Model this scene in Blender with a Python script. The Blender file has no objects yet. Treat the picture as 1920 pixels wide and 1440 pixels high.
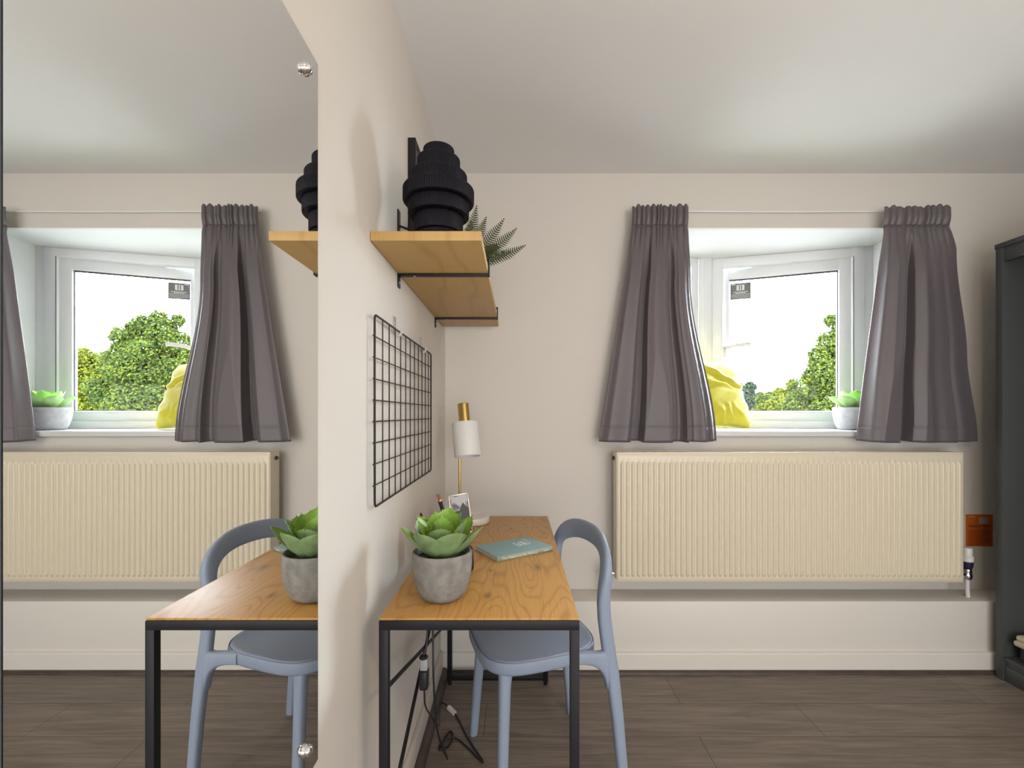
import bpy, bmesh, math, random
import numpy as np
from mathutils import Vector, Matrix
R = math.radians
scene = bpy.context.scene
col = scene.collection
F0, VX, VY, CZ = 860.0, 968.0, 777.0, 1.177      # focal length in px, vanishing point of the room, camera height


def on(x, y, D):
    """world point seen at photo pixel (x, y) at depth D"""
    return Vector(((x - VX) * D / F0, D, CZ - (y - VY) * D / F0))


# ------------------------------------------------------------------ materials
def nt(name):
    m = bpy.data.materials.new(name)
    m.use_nodes = True
    t = m.node_tree
    return m, t, t.nodes, t.links, t.nodes['Principled BSDF']


def mat(name, c, rough=0.5, metal=0.0, spec=0.5, var=0.0, vscale=8.0, bump=0.0, bscale=60.0, sheen=0.0, trans=0.0, coat=0.0):
    m, t, N, L, b = nt(name)
    b.inputs['Base Color'].default_value = (*c, 1)
    b.inputs['Roughness'].default_value = rough
    b.inputs['Metallic'].default_value = metal
    b.inputs['Specular IOR Level'].default_value = spec
    if sheen:
        b.inputs['Sheen Weight'].default_value = sheen
        b.inputs['Sheen Roughness'].default_value = 0.4
    if coat:
        b.inputs['Coat Weight'].default_value = coat
    if trans:
        b.inputs['Transmission Weight'].default_value = trans
    tc = N.new('ShaderNodeTexCoord')
    if var:
        n = N.new('ShaderNodeTexNoise')
        n.inputs['Scale'].default_value = vscale
        n.inputs['Detail'].default_value = 5
        L.new(tc.outputs['Object'], n.inputs['Vector'])
        r = N.new('ShaderNodeValToRGB')
        r.color_ramp.elements[0].position = 0.3
        r.color_ramp.elements[1].position = 0.7
        r.color_ramp.elements[0].color = (*[max(0, x * (1 - var)) for x in c], 1)
        r.color_ramp.elements[1].color = (*[min(1, x * (1 + var)) for x in c], 1)
        L.new(n.outputs['Fac'], r.inputs['Fac'])
        L.new(r.outputs['Color'], b.inputs['Base Color'])
    if bump:
        n = N.new('ShaderNodeTexNoise')
        n.inputs['Scale'].default_value = bscale
        n.inputs['Detail'].default_value = 4
        L.new(tc.outputs['Object'], n.inputs['Vector'])
        bp = N.new('ShaderNodeBump')
        bp.inputs['Strength'].default_value = bump
        bp.inputs['Distance'].default_value = 0.004
        L.new(n.outputs['Fac'], bp.inputs['Height'])
        L.new(bp.outputs['Normal'], b.inputs['Normal'])
    return m


def math_node(N, L, op, a, b=None, c=None):
    n = N.new('ShaderNodeMath')
    n.operation = op
    for i, v in enumerate((a, b, c)):
        if v is None:
            continue
        if isinstance(v, (int, float)):
            n.inputs[i].default_value = v
        else:
            L.new(v, n.inputs[i])
    return n.outputs[0]


def oak(name, cdark, cmid, clight, grain='y', freq=46, knots=(), rough=0.42, warp=20.0):
    m, t, N, L, b = nt(name)
    b.inputs['Roughness'].default_value = rough
    geo = N.new('ShaderNodeNewGeometry')
    sep = N.new('ShaderNodeSeparateXYZ')
    L.new(geo.outputs['Position'], sep.inputs[0])
    X, Y, Z = sep.outputs
    a, l = (X, Y) if grain == 'y' else (Y, X)
    cx = N.new('ShaderNodeCombineXYZ')
    L.new(math_node(N, L, 'MULTIPLY', a, 5.0), cx.inputs[0])
    L.new(math_node(N, L, 'MULTIPLY', l, 1.1), cx.inputs[1])
    n1 = N.new('ShaderNodeTexNoise')
    n1.inputs['Scale'].default_value = 1.0
    n1.inputs['Detail'].default_value = 2.0
    L.new(cx.outputs[0], n1.inputs['Vector'])
    ph = math_node(N, L, 'ADD', math_node(N, L, 'MULTIPLY', a, freq * 1.0), math_node(N, L, 'MULTIPLY', n1.outputs['Fac'], warp * 8))
    kn = None
    for (kx, ky, kr) in knots:
        dx = math_node(N, L, 'MULTIPLY', math_node(N, L, 'SUBTRACT', X, kx), 1.0 if grain == 'y' else 0.5)
        dy = math_node(N, L, 'MULTIPLY', math_node(N, L, 'SUBTRACT', Y, ky), 0.45 if grain == 'y' else 1.0)
        d = math_node(N, L, 'SQRT', math_node(N, L, 'ADD', math_node(N, L, 'MULTIPLY', dx, dx), math_node(N, L, 'MULTIPLY', dy, dy)))
        e = math_node(N, L, 'POWER', 2.718, math_node(N, L, 'MULTIPLY', d, -1.0 / kr))
        ph = math_node(N, L, 'ADD', ph, math_node(N, L, 'MULTIPLY', e, 9.0))
        kn = e if kn is None else math_node(N, L, 'ADD', kn, e)
    w = math_node(N, L, 'MULTIPLY_ADD', math_node(N, L, 'SINE', ph), 0.5, 0.5)
    w = math_node(N, L, 'POWER', w, 5.0)
    cf = N.new('ShaderNodeCombineXYZ')
    L.new(math_node(N, L, 'MULTIPLY', a, 330.0), cf.inputs[0])
    L.new(math_node(N, L, 'MULTIPLY', l, 9.0), cf.inputs[1])
    n2 = N.new('ShaderNodeTexNoise')
    n2.inputs['Scale'].default_value = 1.0
    n2.inputs['Detail'].default_value = 3.0
    L.new(cf.outputs[0], n2.inputs['Vector'])
    v = math_node(N, L, 'ADD', math_node(N, L, 'MULTIPLY', w, 0.28), math_node(N, L, 'MULTIPLY', n2.outputs['Fac'], 0.75))
    r = N.new('ShaderNodeValToRGB')
    e = r.color_ramp.elements
    e[0].position = 0.22
    e[0].color = (*clight, 1)
    e[1].position = 0.95
    e[1].color = (*cdark, 1)
    mm = e.new(0.5)
    mm.color = (*cmid, 1)
    L.new(v, r.inputs['Fac'])
    out = r.outputs['Color']
    if kn is not None:
        mx = N.new('ShaderNodeMix')
        mx.data_type = 'RGBA'
        L.new(math_node(N, L, 'MINIMUM', math_node(N, L, 'MULTIPLY', math_node(N, L, 'POWER', kn, 1.6), 0.85), 0.8), mx.inputs[0])
        L.new(out, mx.inputs[6])
        mx.inputs[7].default_value = (cdark[0] * 0.25, cdark[1] * 0.25, cdark[2] * 0.3, 1)
        out = mx.outputs[2]
    L.new(out, b.inputs['Base Color'])
    bp = N.new('ShaderNodeBump')
    bp.inputs['Strength'].default_value = 0.15
    bp.inputs['Distance'].default_value = 0.001
    L.new(n2.outputs['Fac'], bp.inputs['Height'])
    L.new(bp.outputs['Normal'], b.inputs['Normal'])
    return m


def floor_mat():
    m, t, N, L, b = nt('floor_planks')
    geo = N.new('ShaderNodeNewGeometry')
    mp = N.new('ShaderNodeMapping')
    mp.inputs['Location'].default_value = (0.12, 0.035, 0)
    L.new(geo.outputs['Position'], mp.inputs['Vector'])
    br = N.new('ShaderNodeTexBrick')
    br.inputs['Scale'].default_value = 1.0
    br.inputs['Brick Width'].default_value = 1.25
    br.inputs['Row Height'].default_value = 0.19
    br.inputs['Mortar Size'].default_value = 0.0011
    br.inputs['Mortar Smooth'].default_value = 0.3
    br.inputs['Bias'].default_value = 0.0
    br.offset = 0.37
    br.inputs['Color1'].default_value = (0.192, 0.156, 0.128, 1)
    br.inputs['Color2'].default_value = (0.236, 0.194, 0.160, 1)
    br.inputs['Mortar'].default_value = (0.02, 0.015, 0.012, 1)
    L.new(mp.outputs[0], br.inputs['Vector'])
    sep = N.new('ShaderNodeSeparateXYZ')
    L.new(geo.outputs['Position'], sep.inputs[0])
    row = math_node(N, L, 'FLOOR', math_node(N, L, 'DIVIDE', math_node(N, L, 'ADD', sep.outputs[1], 0.035), 0.19))
    cb = N.new('ShaderNodeCombineXYZ')
    L.new(math_node(N, L, 'ADD', math_node(N, L, 'MULTIPLY', sep.outputs[0], 3.0), math_node(N, L, 'MULTIPLY', row, 7.3)), cb.inputs[0])
    L.new(math_node(N, L, 'MULTIPLY', sep.outputs[1], 45.0), cb.inputs[1])
    n = N.new('ShaderNodeTexNoise')
    n.inputs['Scale'].default_value = 1.0
    n.inputs['Detail'].default_value = 8
    n.inputs['Roughness'].default_value = 0.65
    n.inputs['Distortion'].default_value = 0.9
    L.new(cb.outputs[0], n.inputs['Vector'])
    r = N.new('ShaderNodeValToRGB')
    r.color_ramp.elements[0].position = 0.3
    r.color_ramp.elements[0].color = (0.62, 0.62, 0.62, 1)
    r.color_ramp.elements[1].position = 0.72
    r.color_ramp.elements[1].color = (1.32, 1.31, 1.3, 1)
    L.new(n.outputs['Fac'], r.inputs['Fac'])
    mx = N.new('ShaderNodeMix')
    mx.data_type = 'RGBA'
    mx.blend_type = 'MULTIPLY'
    mx.inputs[0].default_value = 1.0
    L.new(br.outputs['Color'], mx.inputs[6])
    L.new(r.outputs['Color'], mx.inputs[7])
    L.new(mx.outputs[2], b.inputs['Base Color'])
    b.inputs['Roughness'].default_value = 0.5
    bp = N.new('ShaderNodeBump')
    bp.inputs['Strength'].default_value = 0.2
    bp.inputs['Distance'].default_value = 0.002
    L.new(n.outputs['Fac'], bp.inputs['Height'])
    L.new(bp.outputs['Normal'], b.inputs['Normal'])
    return m


def glass_mat():
    m = bpy.data.materials.new('window_glass')
    m.use_nodes = True
    N, L = m.node_tree.nodes, m.node_tree.links
    N.clear()
    o = N.new('ShaderNodeOutputMaterial')
    tr = N.new('ShaderNodeBsdfTransparent')
    gl = N.new('ShaderNodeBsdfGlossy')
    gl.inputs['Roughness'].default_value = 0.02
    fr = N.new('ShaderNodeFresnel')
    fr.inputs['IOR'].default_value = 1.18
    mx = N.new('ShaderNodeMixShader')
    L.new(fr.outputs[0], mx.inputs[0])
    L.new(tr.outputs[0], mx.inputs[1])
    L.new(gl.outputs[0], mx.inputs[2])
    L.new(mx.outputs[0], o.inputs[0])
    return m


def leaf_mat(name, c1, c2, tr=0.35):
    m, t, N, L, b = nt(name)
    g = N.new('ShaderNodeNewGeometry')
    r = N.new('ShaderNodeValToRGB')
    r.color_ramp.elements[0].color = (*c1, 1)
    r.color_ramp.elements[1].color = (*c2, 1)
    L.new(g.outputs['Random Per Island'], r.inputs['Fac'])
    L.new(r.outputs['Color'], b.inputs['Base Color'])
    b.inputs['Roughness'].default_value = 0.8
    b.inputs['Specular IOR Level'].default_value = 0.02
    tl = N.new('ShaderNodeBsdfTranslucent')
    L.new(r.outputs['Color'], tl.inputs['Color'])
    mx = N.new('ShaderNodeMixShader')
    mx.inputs[0].default_value = tr
    L.new(b.outputs[0], mx.inputs[1])
    L.new(tl.outputs[0], mx.inputs[2])
    L.new(mx.outputs[0], N['Material Output'].inputs[0])
    return m


def photo_mat():
    m, t, N, L, b = nt('monochrome_print')
    tc = N.new('ShaderNodeTexCoord')
    n = N.new('ShaderNodeTexNoise')
    n.inputs['Scale'].default_value = 26
    n.inputs['Detail'].default_value = 4
    L.new(tc.outputs['Object'], n.inputs['Vector'])
    r = N.new('ShaderNodeValToRGB')
    r.color_ramp.elements[0].position = 0.36
    r.color_ramp.elements[0].color = (0.12, 0.12, 0.125, 1)
    r.color_ramp.elements[1].position = 0.5
    r.color_ramp.elements[1].color = (0.62, 0.62, 0.65, 1)
    L.new(n.outputs['Fac'], r.inputs['Fac'])
    L.new(r.outputs['Color'], b.inputs['Base Color'])
    b.inputs['Roughness'].default_value = 0.15
    return m


M = dict(
    wall=mat('wall_paint', (0.70, 0.66, 0.605), 0.85, spec=0.2, bump=0.05, bscale=120),
    ceil=mat('ceiling_paint', (0.83, 0.825, 0.82), 0.9, spec=0.2),
    gloss=mat('skirting_paint', (0.76, 0.72, 0.66), 0.45, spec=0.4),
    reveal=mat('reveal_paint', (0.74, 0.74, 0.75), 0.7, spec=0.3),
    upvc=mat('white_plastic_frame', (0.82, 0.83, 0.85), 0.35),
    gasket=mat('grey_gasket', (0.06, 0.06, 0.07), 0.6),
    sill=mat('white_sill', (0.70, 0.70, 0.70), 0.35),
    beading=mat('brown_beading', (0.075, 0.055, 0.045), 0.5, var=0.2, vscale=20),
    floor=floor_mat(),
    rad=mat('cream_enamel', (0.76, 0.68, 0.53), 0.3, spec=0.5),
    curtain=mat('grey_satin', (0.115, 0.097, 0.105), 0.46, spec=0.6, sheen=0.2, bump=0.08, bscale=900),
    black=mat('black_metal', (0.010, 0.008, 0.011), 0.5, spec=0.35),
    blackm=mat('black_ceramic', (0.005, 0.005, 0.009), 0.5, spec=0.2),
    blackp=mat('black_plastic', (0.012, 0.011, 0.012), 0.4),
    chair=mat('blue_grey_plastic', (0.290, 0.345, 0.450), 0.5, spec=0.4),
    desk=oak('desk_oak', (0.27, 0.125, 0.030), (0.47, 0.245, 0.062), (0.55, 0.30, 0.085), 'y', 70,
             knots=((0.062, 1.335, 0.016), (-0.07, 1.125, 0.010), (-0.02, 1.78, 0.008), (-0.075, 1.31, 0.006))),
    shelf=oak('shelf_oak', (0.38, 0.225, 0.07), (0.50, 0.315, 0.11), (0.54, 0.345, 0.125), 'y', 60, rough=0.5, warp=3.0),
    mirror=mat('mirror_silver', (0.93, 0.945, 0.94), 0.0, metal=1.0),
    mirror_edge=mat('mirror_edge', (0.35, 0.40, 0.40), 0.1, metal=0.6),
    chrome=mat('chrome', (0.75, 0.75, 0.75), 0.08, metal=1.0),
    brass=mat('brushed_brass', (0.62, 0.43, 0.15), 0.28, metal=1.0),
    white_metal=mat('white_lamp_metal', (0.80, 0.79, 0.77), 0.45),
    marble=mat('white_marble', (0.74, 0.70, 0.64), 0.3, var=0.12, vscale=30),
    concrete=mat('grey_concrete', (0.235, 0.224, 0.205), 0.85, spec=0.2, var=0.22, vscale=45, bump=0.15, bscale=150),
    concrete2=mat('pale_concrete', (0.50, 0.50, 0.53), 0.85, spec=0.2, var=0.12, vscale=40, bump=0.12, bscale=150),
    soil=mat('dark_soil', (0.03, 0.025, 0.02), 0.9),
    leaf_in=mat('leaf_bright', (0.20, 0.36, 0.04), 0.38, var=0.35, vscale=18),
    leaf_out=mat('leaf_grey_green', (0.20, 0.30, 0.125), 0.5, var=0.3, vscale=25),
    leaf2_in=mat('leaf_fresh', (0.36, 0.62, 0.13), 0.38, var=0.25, vscale=18),
    leaf2_out=mat('leaf_pale', (0.38, 0.62, 0.24), 0.5, var=0.2, vscale=25),
    fern=mat('fern_green', (0.045, 0.058, 0.016), 0.6, var=0.35, vscale=30),
    cushion=mat('yellow_velvet', (0.60, 0.54, 0.045), 0.75, spec=0.2, sheen=0.4, bump=0.1, bscale=200),
    cabinet=mat('grey_painted_wood', (0.068, 0.073, 0.074), 0.45),
    teal=mat('teal_cloth_cover', (0.235, 0.385, 0.385), 0.6, bump=0.05, bscale=500),
    spine=mat('sage_cloth_spine', (0.36, 0.42, 0.33), 0.65),
    pages=mat('paper_pages', (0.60, 0.52, 0.45), 0.8),
    ink=mat('white_print', (0.78, 0.80, 0.78), 0.6),
    inkdark=mat('dark_print', (0.07, 0.02, 0.012), 0.6),
    orange=mat('orange_card', (0.60, 0.13, 0.015), 0.5),
    patch=mat('grey_patch', (0.45, 0.38, 0.36), 0.6),
    sticker=mat('dark_grey_film', (0.17, 0.172, 0.172), 0.35),
    silver=mat('silver_frame', (0.55, 0.50, 0.45), 0.25, metal=1.0),
    print=photo_mat(),
    printdark=mat('print_dark', (0.03, 0.03, 0.03), 0.4),
    copper=mat('copper', (0.70, 0.36, 0.20), 0.3, metal=1.0),
    wicker=mat('straw_rim', (0.45, 0.31, 0.12), 0.7, var=0.3, vscale=200),
    clear=mat('clear_plastic', (0.85, 0.84, 0.84), 0.25, trans=0.5),
    navy=mat('navy_plastic', (0.012, 0.015, 0.045), 0.4),
    whitep=mat('white_plastic', (0.74, 0.72, 0.69), 0.4),
    greyp=mat('grey_plastic', (0.40, 0.40, 0.40), 0.45),
    cream=mat('cream_knit', (0.62, 0.56, 0.42), 0.9, bump=0.4, bscale=120),
    darkbox=mat('charcoal_box', (0.03, 0.03, 0.033), 0.7),
    glass=glass_mat(),
    bark=mat('bark', (0.10, 0.075, 0.05), 0.9, var=0.3, vscale=10),
    rooftile=mat('roof_tiles', (0.022, 0.019, 0.019), 0.8, spec=0.02, var=0.2, vscale=3),
    brick=mat('house_brick', (0.36, 0.22, 0.16), 0.9, var=0.2, vscale=6),
    lawn=mat('pale_paving', (0.10, 0.098, 0.09), 0.9, var=0.2, vscale=1.5),
    tleaf=leaf_mat('tree_leaves_mid', (0.007, 0.016, 0.0075), (0.048, 0.058, 0.0075)),
    tleaf_y=leaf_mat('tree_leaves_yellow', (0.014, 0.023, 0.003), (0.060, 0.063, 0.006)),
    tleaf_b=leaf_mat('tree_leaves_blue', (0.011, 0.018, 0.013), (0.026, 0.034, 0.018)),
    green=mat('green_edge', (0.0, 0.12, 0.07), 0.3),
)


# ------------------------------------------------------------------ mesh builder
class MB:
    def __init__(s):
        s.v, s.f, s.m = [], [], []

    def add(s, vs, fs, mi=0, T=None):
        o = len(s.v)
        for p in vs:
            p = Vector(p)
            s.v.append(T @ p if T is not None else p)
        for f in fs:
            s.f.append([o + i for i in f])
            s.m.append(mi)
        return s

    def box(s, x0, x1, y0, y1, z0, z1, bev=0.0, mi=0, T=None, seg=2):
        bm = bmesh.new()
        bmesh.ops.create_cube(bm, size=1.0)
        for v in bm.verts:
            v.co = Vector((x0 + (v.co.x + .5) * (x1 - x0), y0 + (v.co.y + .5) * (y1 - y0), z0 + (v.co.z + .5) * (z1 - z0)))
        if bev:
            bmesh.ops.bevel(bm, geom=bm.edges[:], offset=bev, segments=seg, affect='EDGES', profile=0.5)
        bm.verts.index_update()
        s.add([v.co.copy() for v in bm.verts], [[v.index for v in f.verts] for f in bm.faces], mi, T)
        bm.free()
        return s

    def sweep(s, pts, frames, sizes, n=14, power=2.0, mi=0, caps=True, closed=False, T=None):
        """cross-section (superellipse) swept along pts; frames = (axisA, axisB), sizes = (a, b) half sizes"""
        vs, fs = [], []
        k = len(pts)
        for p, (A, B), (a, b) in zip(pts, frames, sizes):
            for i in range(n):
                th = 2 * math.pi * i / n
                c, d = math.cos(th), math.sin(th)
                c = math.copysign(abs(c) ** (2 / power), c)
                d = math.copysign(abs(d) ** (2 / power), d)
                vs.append(Vector(p) + A * (a * c) + B * (b * d))
        for j in range(k if closed else k - 1):
            for i in range(n):
                j2 = (j + 1) % k
                fs.append([j * n + i, j * n + (i + 1) % n, j2 * n + (i + 1) % n, j2 * n + i])
        if caps and not closed:
            fs.append(list(range(n))[::-1])
            fs.append([(k - 1) * n + i for i in range(n)])
        return s.add(vs, fs, mi, T)

    def tube(s, pts, r, n=10, mi=0, closed=False, T=None, power=2.0):
        pts = [Vector(p) for p in pts]
        k = len(pts)
        rs = r if isinstance(r, (list, tuple)) else [r] * k
        fr = []
        prev = None
        for i in range(k):
            if closed:
                t = pts[(i + 1) % k] - pts[i - 1]
            else:
                t = pts[min(i + 1, k - 1)] - pts[max(i - 1, 0)]
            t.normalize()
            if prev is None:
                a = Vector((0, 0, 1)) if abs(t.z) < 0.9 else Vector((1, 0, 0))
                A = (a - t * a.dot(t)).normalized()
            else:
                A = (prev - t * prev.dot(t)).normalized()
            prev = A
            fr.append((A, t.cross(A)))
        return s.sweep(pts, fr, [(q, q) for q in rs], n, power, mi, True, closed, T)

    def lathe(s, prof, n=48, T=None, mi=0, cap=True, mod=None):
        vs, fs = [], []
        k = len(prof)
        for (r, z) in prof:
            for i in range(n):
                th = 2 * math.pi * i / n
                q = r * (mod(th, z) if mod else 1)
                vs.append((q * math.cos(th), q * math.sin(th), z))
        for j in range(k - 1):
            for i in range(n):
                fs.append([j * n + i, j * n + (i + 1) % n, (j + 1) * n + (i + 1) % n, (j + 1) * n + i])
        if cap:
            fs.append(list(range(n))[::-1])
            fs.append([(k - 1) * n + i for i in range(n)])
        return s.add(vs, fs, mi, T)

    def grid(s, fn, nu, nv, mi=0, T=None, wrap=False, flip=False):
        vs = [fn(i / (nu - (0 if wrap else 1)), j / (nv - 1)) for j in range(nv) for i in range(nu)]
        fs = []
        for j in range(nv - 1):
            for i in range(nu if wrap else nu - 1):
                q = [j * nu + i, j * nu + (i + 1) % nu, (j + 1) * nu + (i + 1) % nu, (j + 1) * nu + i]
                fs.append(q[::-1] if flip else q)
        return s.add(vs, fs, mi, T)

    def prism(s, pts, z0, z1, mi=0, T=None):
        n = len(pts)
        vs = [(x, y, z0) for x, y in pts] + [(x, y, z1) for x, y in pts]
        fs = [list(range(n))[::-1], [n + i for i in range(n)]]
        for i in range(n):
            fs.append([i, (i + 1) % n, n + (i + 1) % n, n + i])
        return s.add(vs, fs, mi, T)

    def build(s, name, mats, parent=None, smooth=35, solid=0.0, subd=0, kind=None):
        me = bpy.data.meshes.new(name)
        if parent is not None:
            inv = WORLD[parent.name].inverted()
            vs = [inv @ v for v in s.v]
            loc = None
        else:
            a = np.array([tuple(v) for v in s.v])
            lo, hi = a.min(0), a.max(0)
            loc = Vector(((lo[0] + hi[0]) / 2, (lo[1] + hi[1]) / 2, lo[2]))
            vs = [v - loc for v in s.v]
        me.from_pydata([tuple(v) for v in vs], [], s.f)
        mats = mats if isinstance(mats, (list, tuple)) else [mats]
        for m in mats:
            me.materials.append(m)
        me.polygons.foreach_set('material_index', s.m)
        me.update()
        bm = bmesh.new()
        bm.from_mesh(me)
        bmesh.ops.recalc_face_normals(bm, faces=bm.faces[:])
        bm.to_mesh(me)
        bm.free()
        if smooth:
            me.polygons.foreach_set('use_smooth', [True] * len(me.polygons))
            me.set_sharp_from_angle(angle=R(smooth))
        o = bpy.data.objects.new(name, me)
        col.objects.link(o)
        if parent is not None:
            o.parent = parent
            WORLD[o.name] = WORLD[parent.name].copy()
        else:
            o.location = loc
            WORLD[o.name] = Matrix.Translation(loc)
        if kind:
            o['kind'] = kind
        if solid:
            md = o.modifiers.new('thickness', 'SOLIDIFY')
            md.thickness = solid
            md.offset = 0
        if subd:
            md = o.modifiers.new('subdiv', 'SUBSURF')
            md.levels = md.render_levels = subd
        return o


WORLD = {}


def thing(name, loc, label, cat, group=None, rz=0.0):
    o = bpy.data.objects.new(name, None)
    o.empty_display_size = 0.05
    col.objects.link(o)
    o.location = loc
    o.rotation_euler = (0, 0, rz)
    WORLD[o.name] = Matrix.Translation(loc) @ Matrix.Rotation(rz, 4, 'Z')
    return tag(o, label, cat, group)


def tag(o, label, cat, group=None):
    o['label'] = label
    o['category'] = cat
    if group:
        o['group'] = group
    return o


def S(o):
    o['kind'] = 'structure'
    return o


def text_mb(body, size, T, align='LEFT', extrude=0.0003):
    cu = bpy.data.curves.new('lettering', 'FONT')
    cu.body = body
    cu.size = size
    cu.align_x = align
    cu.extrude = extrude
    cu.resolution_u = 3
    tmp = bpy.data.objects.new('lettering', cu)
    col.objects.link(tmp)
    dg = bpy.context.evaluated_depsgraph_get()
    me = tmp.evaluated_get(dg).to_mesh()
    mb = MB()
    mb.add([v.co.copy() for v in me.vertices], [list(p.vertices) for p in me.polygons], 0, T)
    tmp.evaluated_get(dg).to_mesh_clear()
    bpy.data.objects.remove(tmp)
    bpy.data.curves.remove(cu)
    return mb


def lerp(a, b, t):
    return a + (b - a) * t


def smooth(t):
    t = max(0.0, min(1.0, t))
    return t * t * (3 - 2 * t)


def interp(ctrl, s, sm=True):
    if s <= ctrl[0][0]:
        return ctrl[0][1]
    for (a, p), (b, q) in zip(ctrl, ctrl[1:]):
        if s <= b:
            t = (s - a) / (b - a)
            return lerp(p, q, smooth(t) if sm else t)
    return ctrl[-1][1]


def catmull(pts, n=8):
    pts = [Vector(p) for p in pts]
    out = []
    for i in range(len(pts) - 1):
        p0, p1, p2, p3 = pts[max(i - 1, 0)], pts[i], pts[i + 1], pts[min(i + 2, len(pts) - 1)]
        for k in range(n):
            t = k / n
            out.append(0.5 * ((2 * p1) + (p2 - p0) * t + (2 * p0 - 5 * p1 + 4 * p2 - p3) * t * t + (3 * p1 - p0 - 3 * p2 + p3) * t ** 3))
    out.append(pts[-1])
    return out


# ------------------------------------------------------------------ the room
XL, XR, YB, YN, ZC = -0.348, 2.70, 2.245, -2.3, 2.357
HEAD, SILL = 2.09, 1.097
OX0, OX1 = 0.69, 1.934                       # window opening
PA, PB, PC, PD = (OX1, 2.478), (1.148, 2.69), (1.07, 2.69), (OX0, 2.49)

S(MB().box(XL - .2, XR + .2, YN - .2, YB + .15, -0.15, 0.0).build('floor', M['floor']))
S(MB().box(XL - .2, XR + .2, YN - .2, YB + .15, ZC, ZC + 0.15).build('ceiling', M['ceil']))
S(MB().box(XL - .15, XL, YN - .2, YB + .15, 0, ZC).build('wall_left', M['wall']))
S(MB().box(XR, XR + .15, YN - .2, YB + .15, 0, ZC).build('wall_right', M['wall']))
S(MB().box(XL, XR, YN - .15, YN, 0, ZC).build('wall_front', M['wall']))
w = MB()
w.box(XL, OX0, YB, YB + .02, 0, ZC)
w.box(OX1, XR, YB, YB + .02, 0, ZC)
w.box(OX0, OX1, YB, YB + .02, 0, SILL - .03)
w.box(OX0, OX1, YB, YB + .02, HEAD, ZC)
S(w.build('wall_back', M['wall']))
bay = [(OX0 - .09, YB + .02), (OX1 + .09, YB + .02), (OX1 + .09, 2.56), (1.148, 2.78), (1.07, 2.78), (OX0 - .09, 2.57)]
bay_in = [(OX0, YB + .02), (OX1, YB + .02), (OX1, 2.478), (1.148, 2.69), (1.07, 2.69), (OX0, 2.49)]
S(MB().prism(bay, HEAD, HEAD + .1).build('trim_1', M['reveal']))          # soffit of the bay
o = S(MB().box(OX0 - .08, OX0, YB + .02, 2.56, SILL - .02, HEAD).box(OX1, OX1 + .08, YB + .02, 2.55, SILL - .02, HEAD).build('trim_2', M['reveal']))
sb = MB()
sb.prism(bay, SILL - .028, SILL)
sb.box(OX0, OX1, YB, YB + .025, SILL - .028, SILL)
sb.box(OX0 - .06, OX1 + .06, YB - .032, YB, SILL - .028, SILL, bev=.006)
S(sb.build('trim_3', M['sill']))                                          # window board
# boxed-in pipes, skirtings, beadings
S(MB().box(XL, XR, 2.10, YB, 0.0, .321, bev=.004).build('trim_4', M['gloss']))
sk = MB()
sk.box(XL, XR, 2.084, 2.101, 0.0, .085)
sk.grid(lambda u, v: (lerp(XL, XR, u), 2.101 - .017 * math.cos(v * math.pi / 2), .085 + .008 * math.sin(v * math.pi / 2)), 2, 6)
S(sk.build('baseboard_back', M['gloss']))
bd = MB()
bd.sweep([(XL, 2.084, .0), (XR, 2.084, .0)], [(Vector((0, 1, 0)), Vector((0, 0, 1)))] * 2, [(.016, .016)] * 2, 16)
S(bd.build('trim_5', M['beading']))
S(MB().box(XL, XL + .016, YN, 2.084, 0, .10, bev=.004).build('baseboard_left', M['gloss']))
S(MB().sweep([(XL + .016, YN, 0), (XL + .016, 2.08, 0)], [(Vector((1, 0, 0)), Vector((0, 0, 1)))] * 2, [(.028, .030)] * 2, 16).build('trim_6', M['beading']))
S(MB().box(XR - .016, XR, YN, 2.084, 0, .10, bev=.004).build('baseboard_right', M['gloss']))


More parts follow.
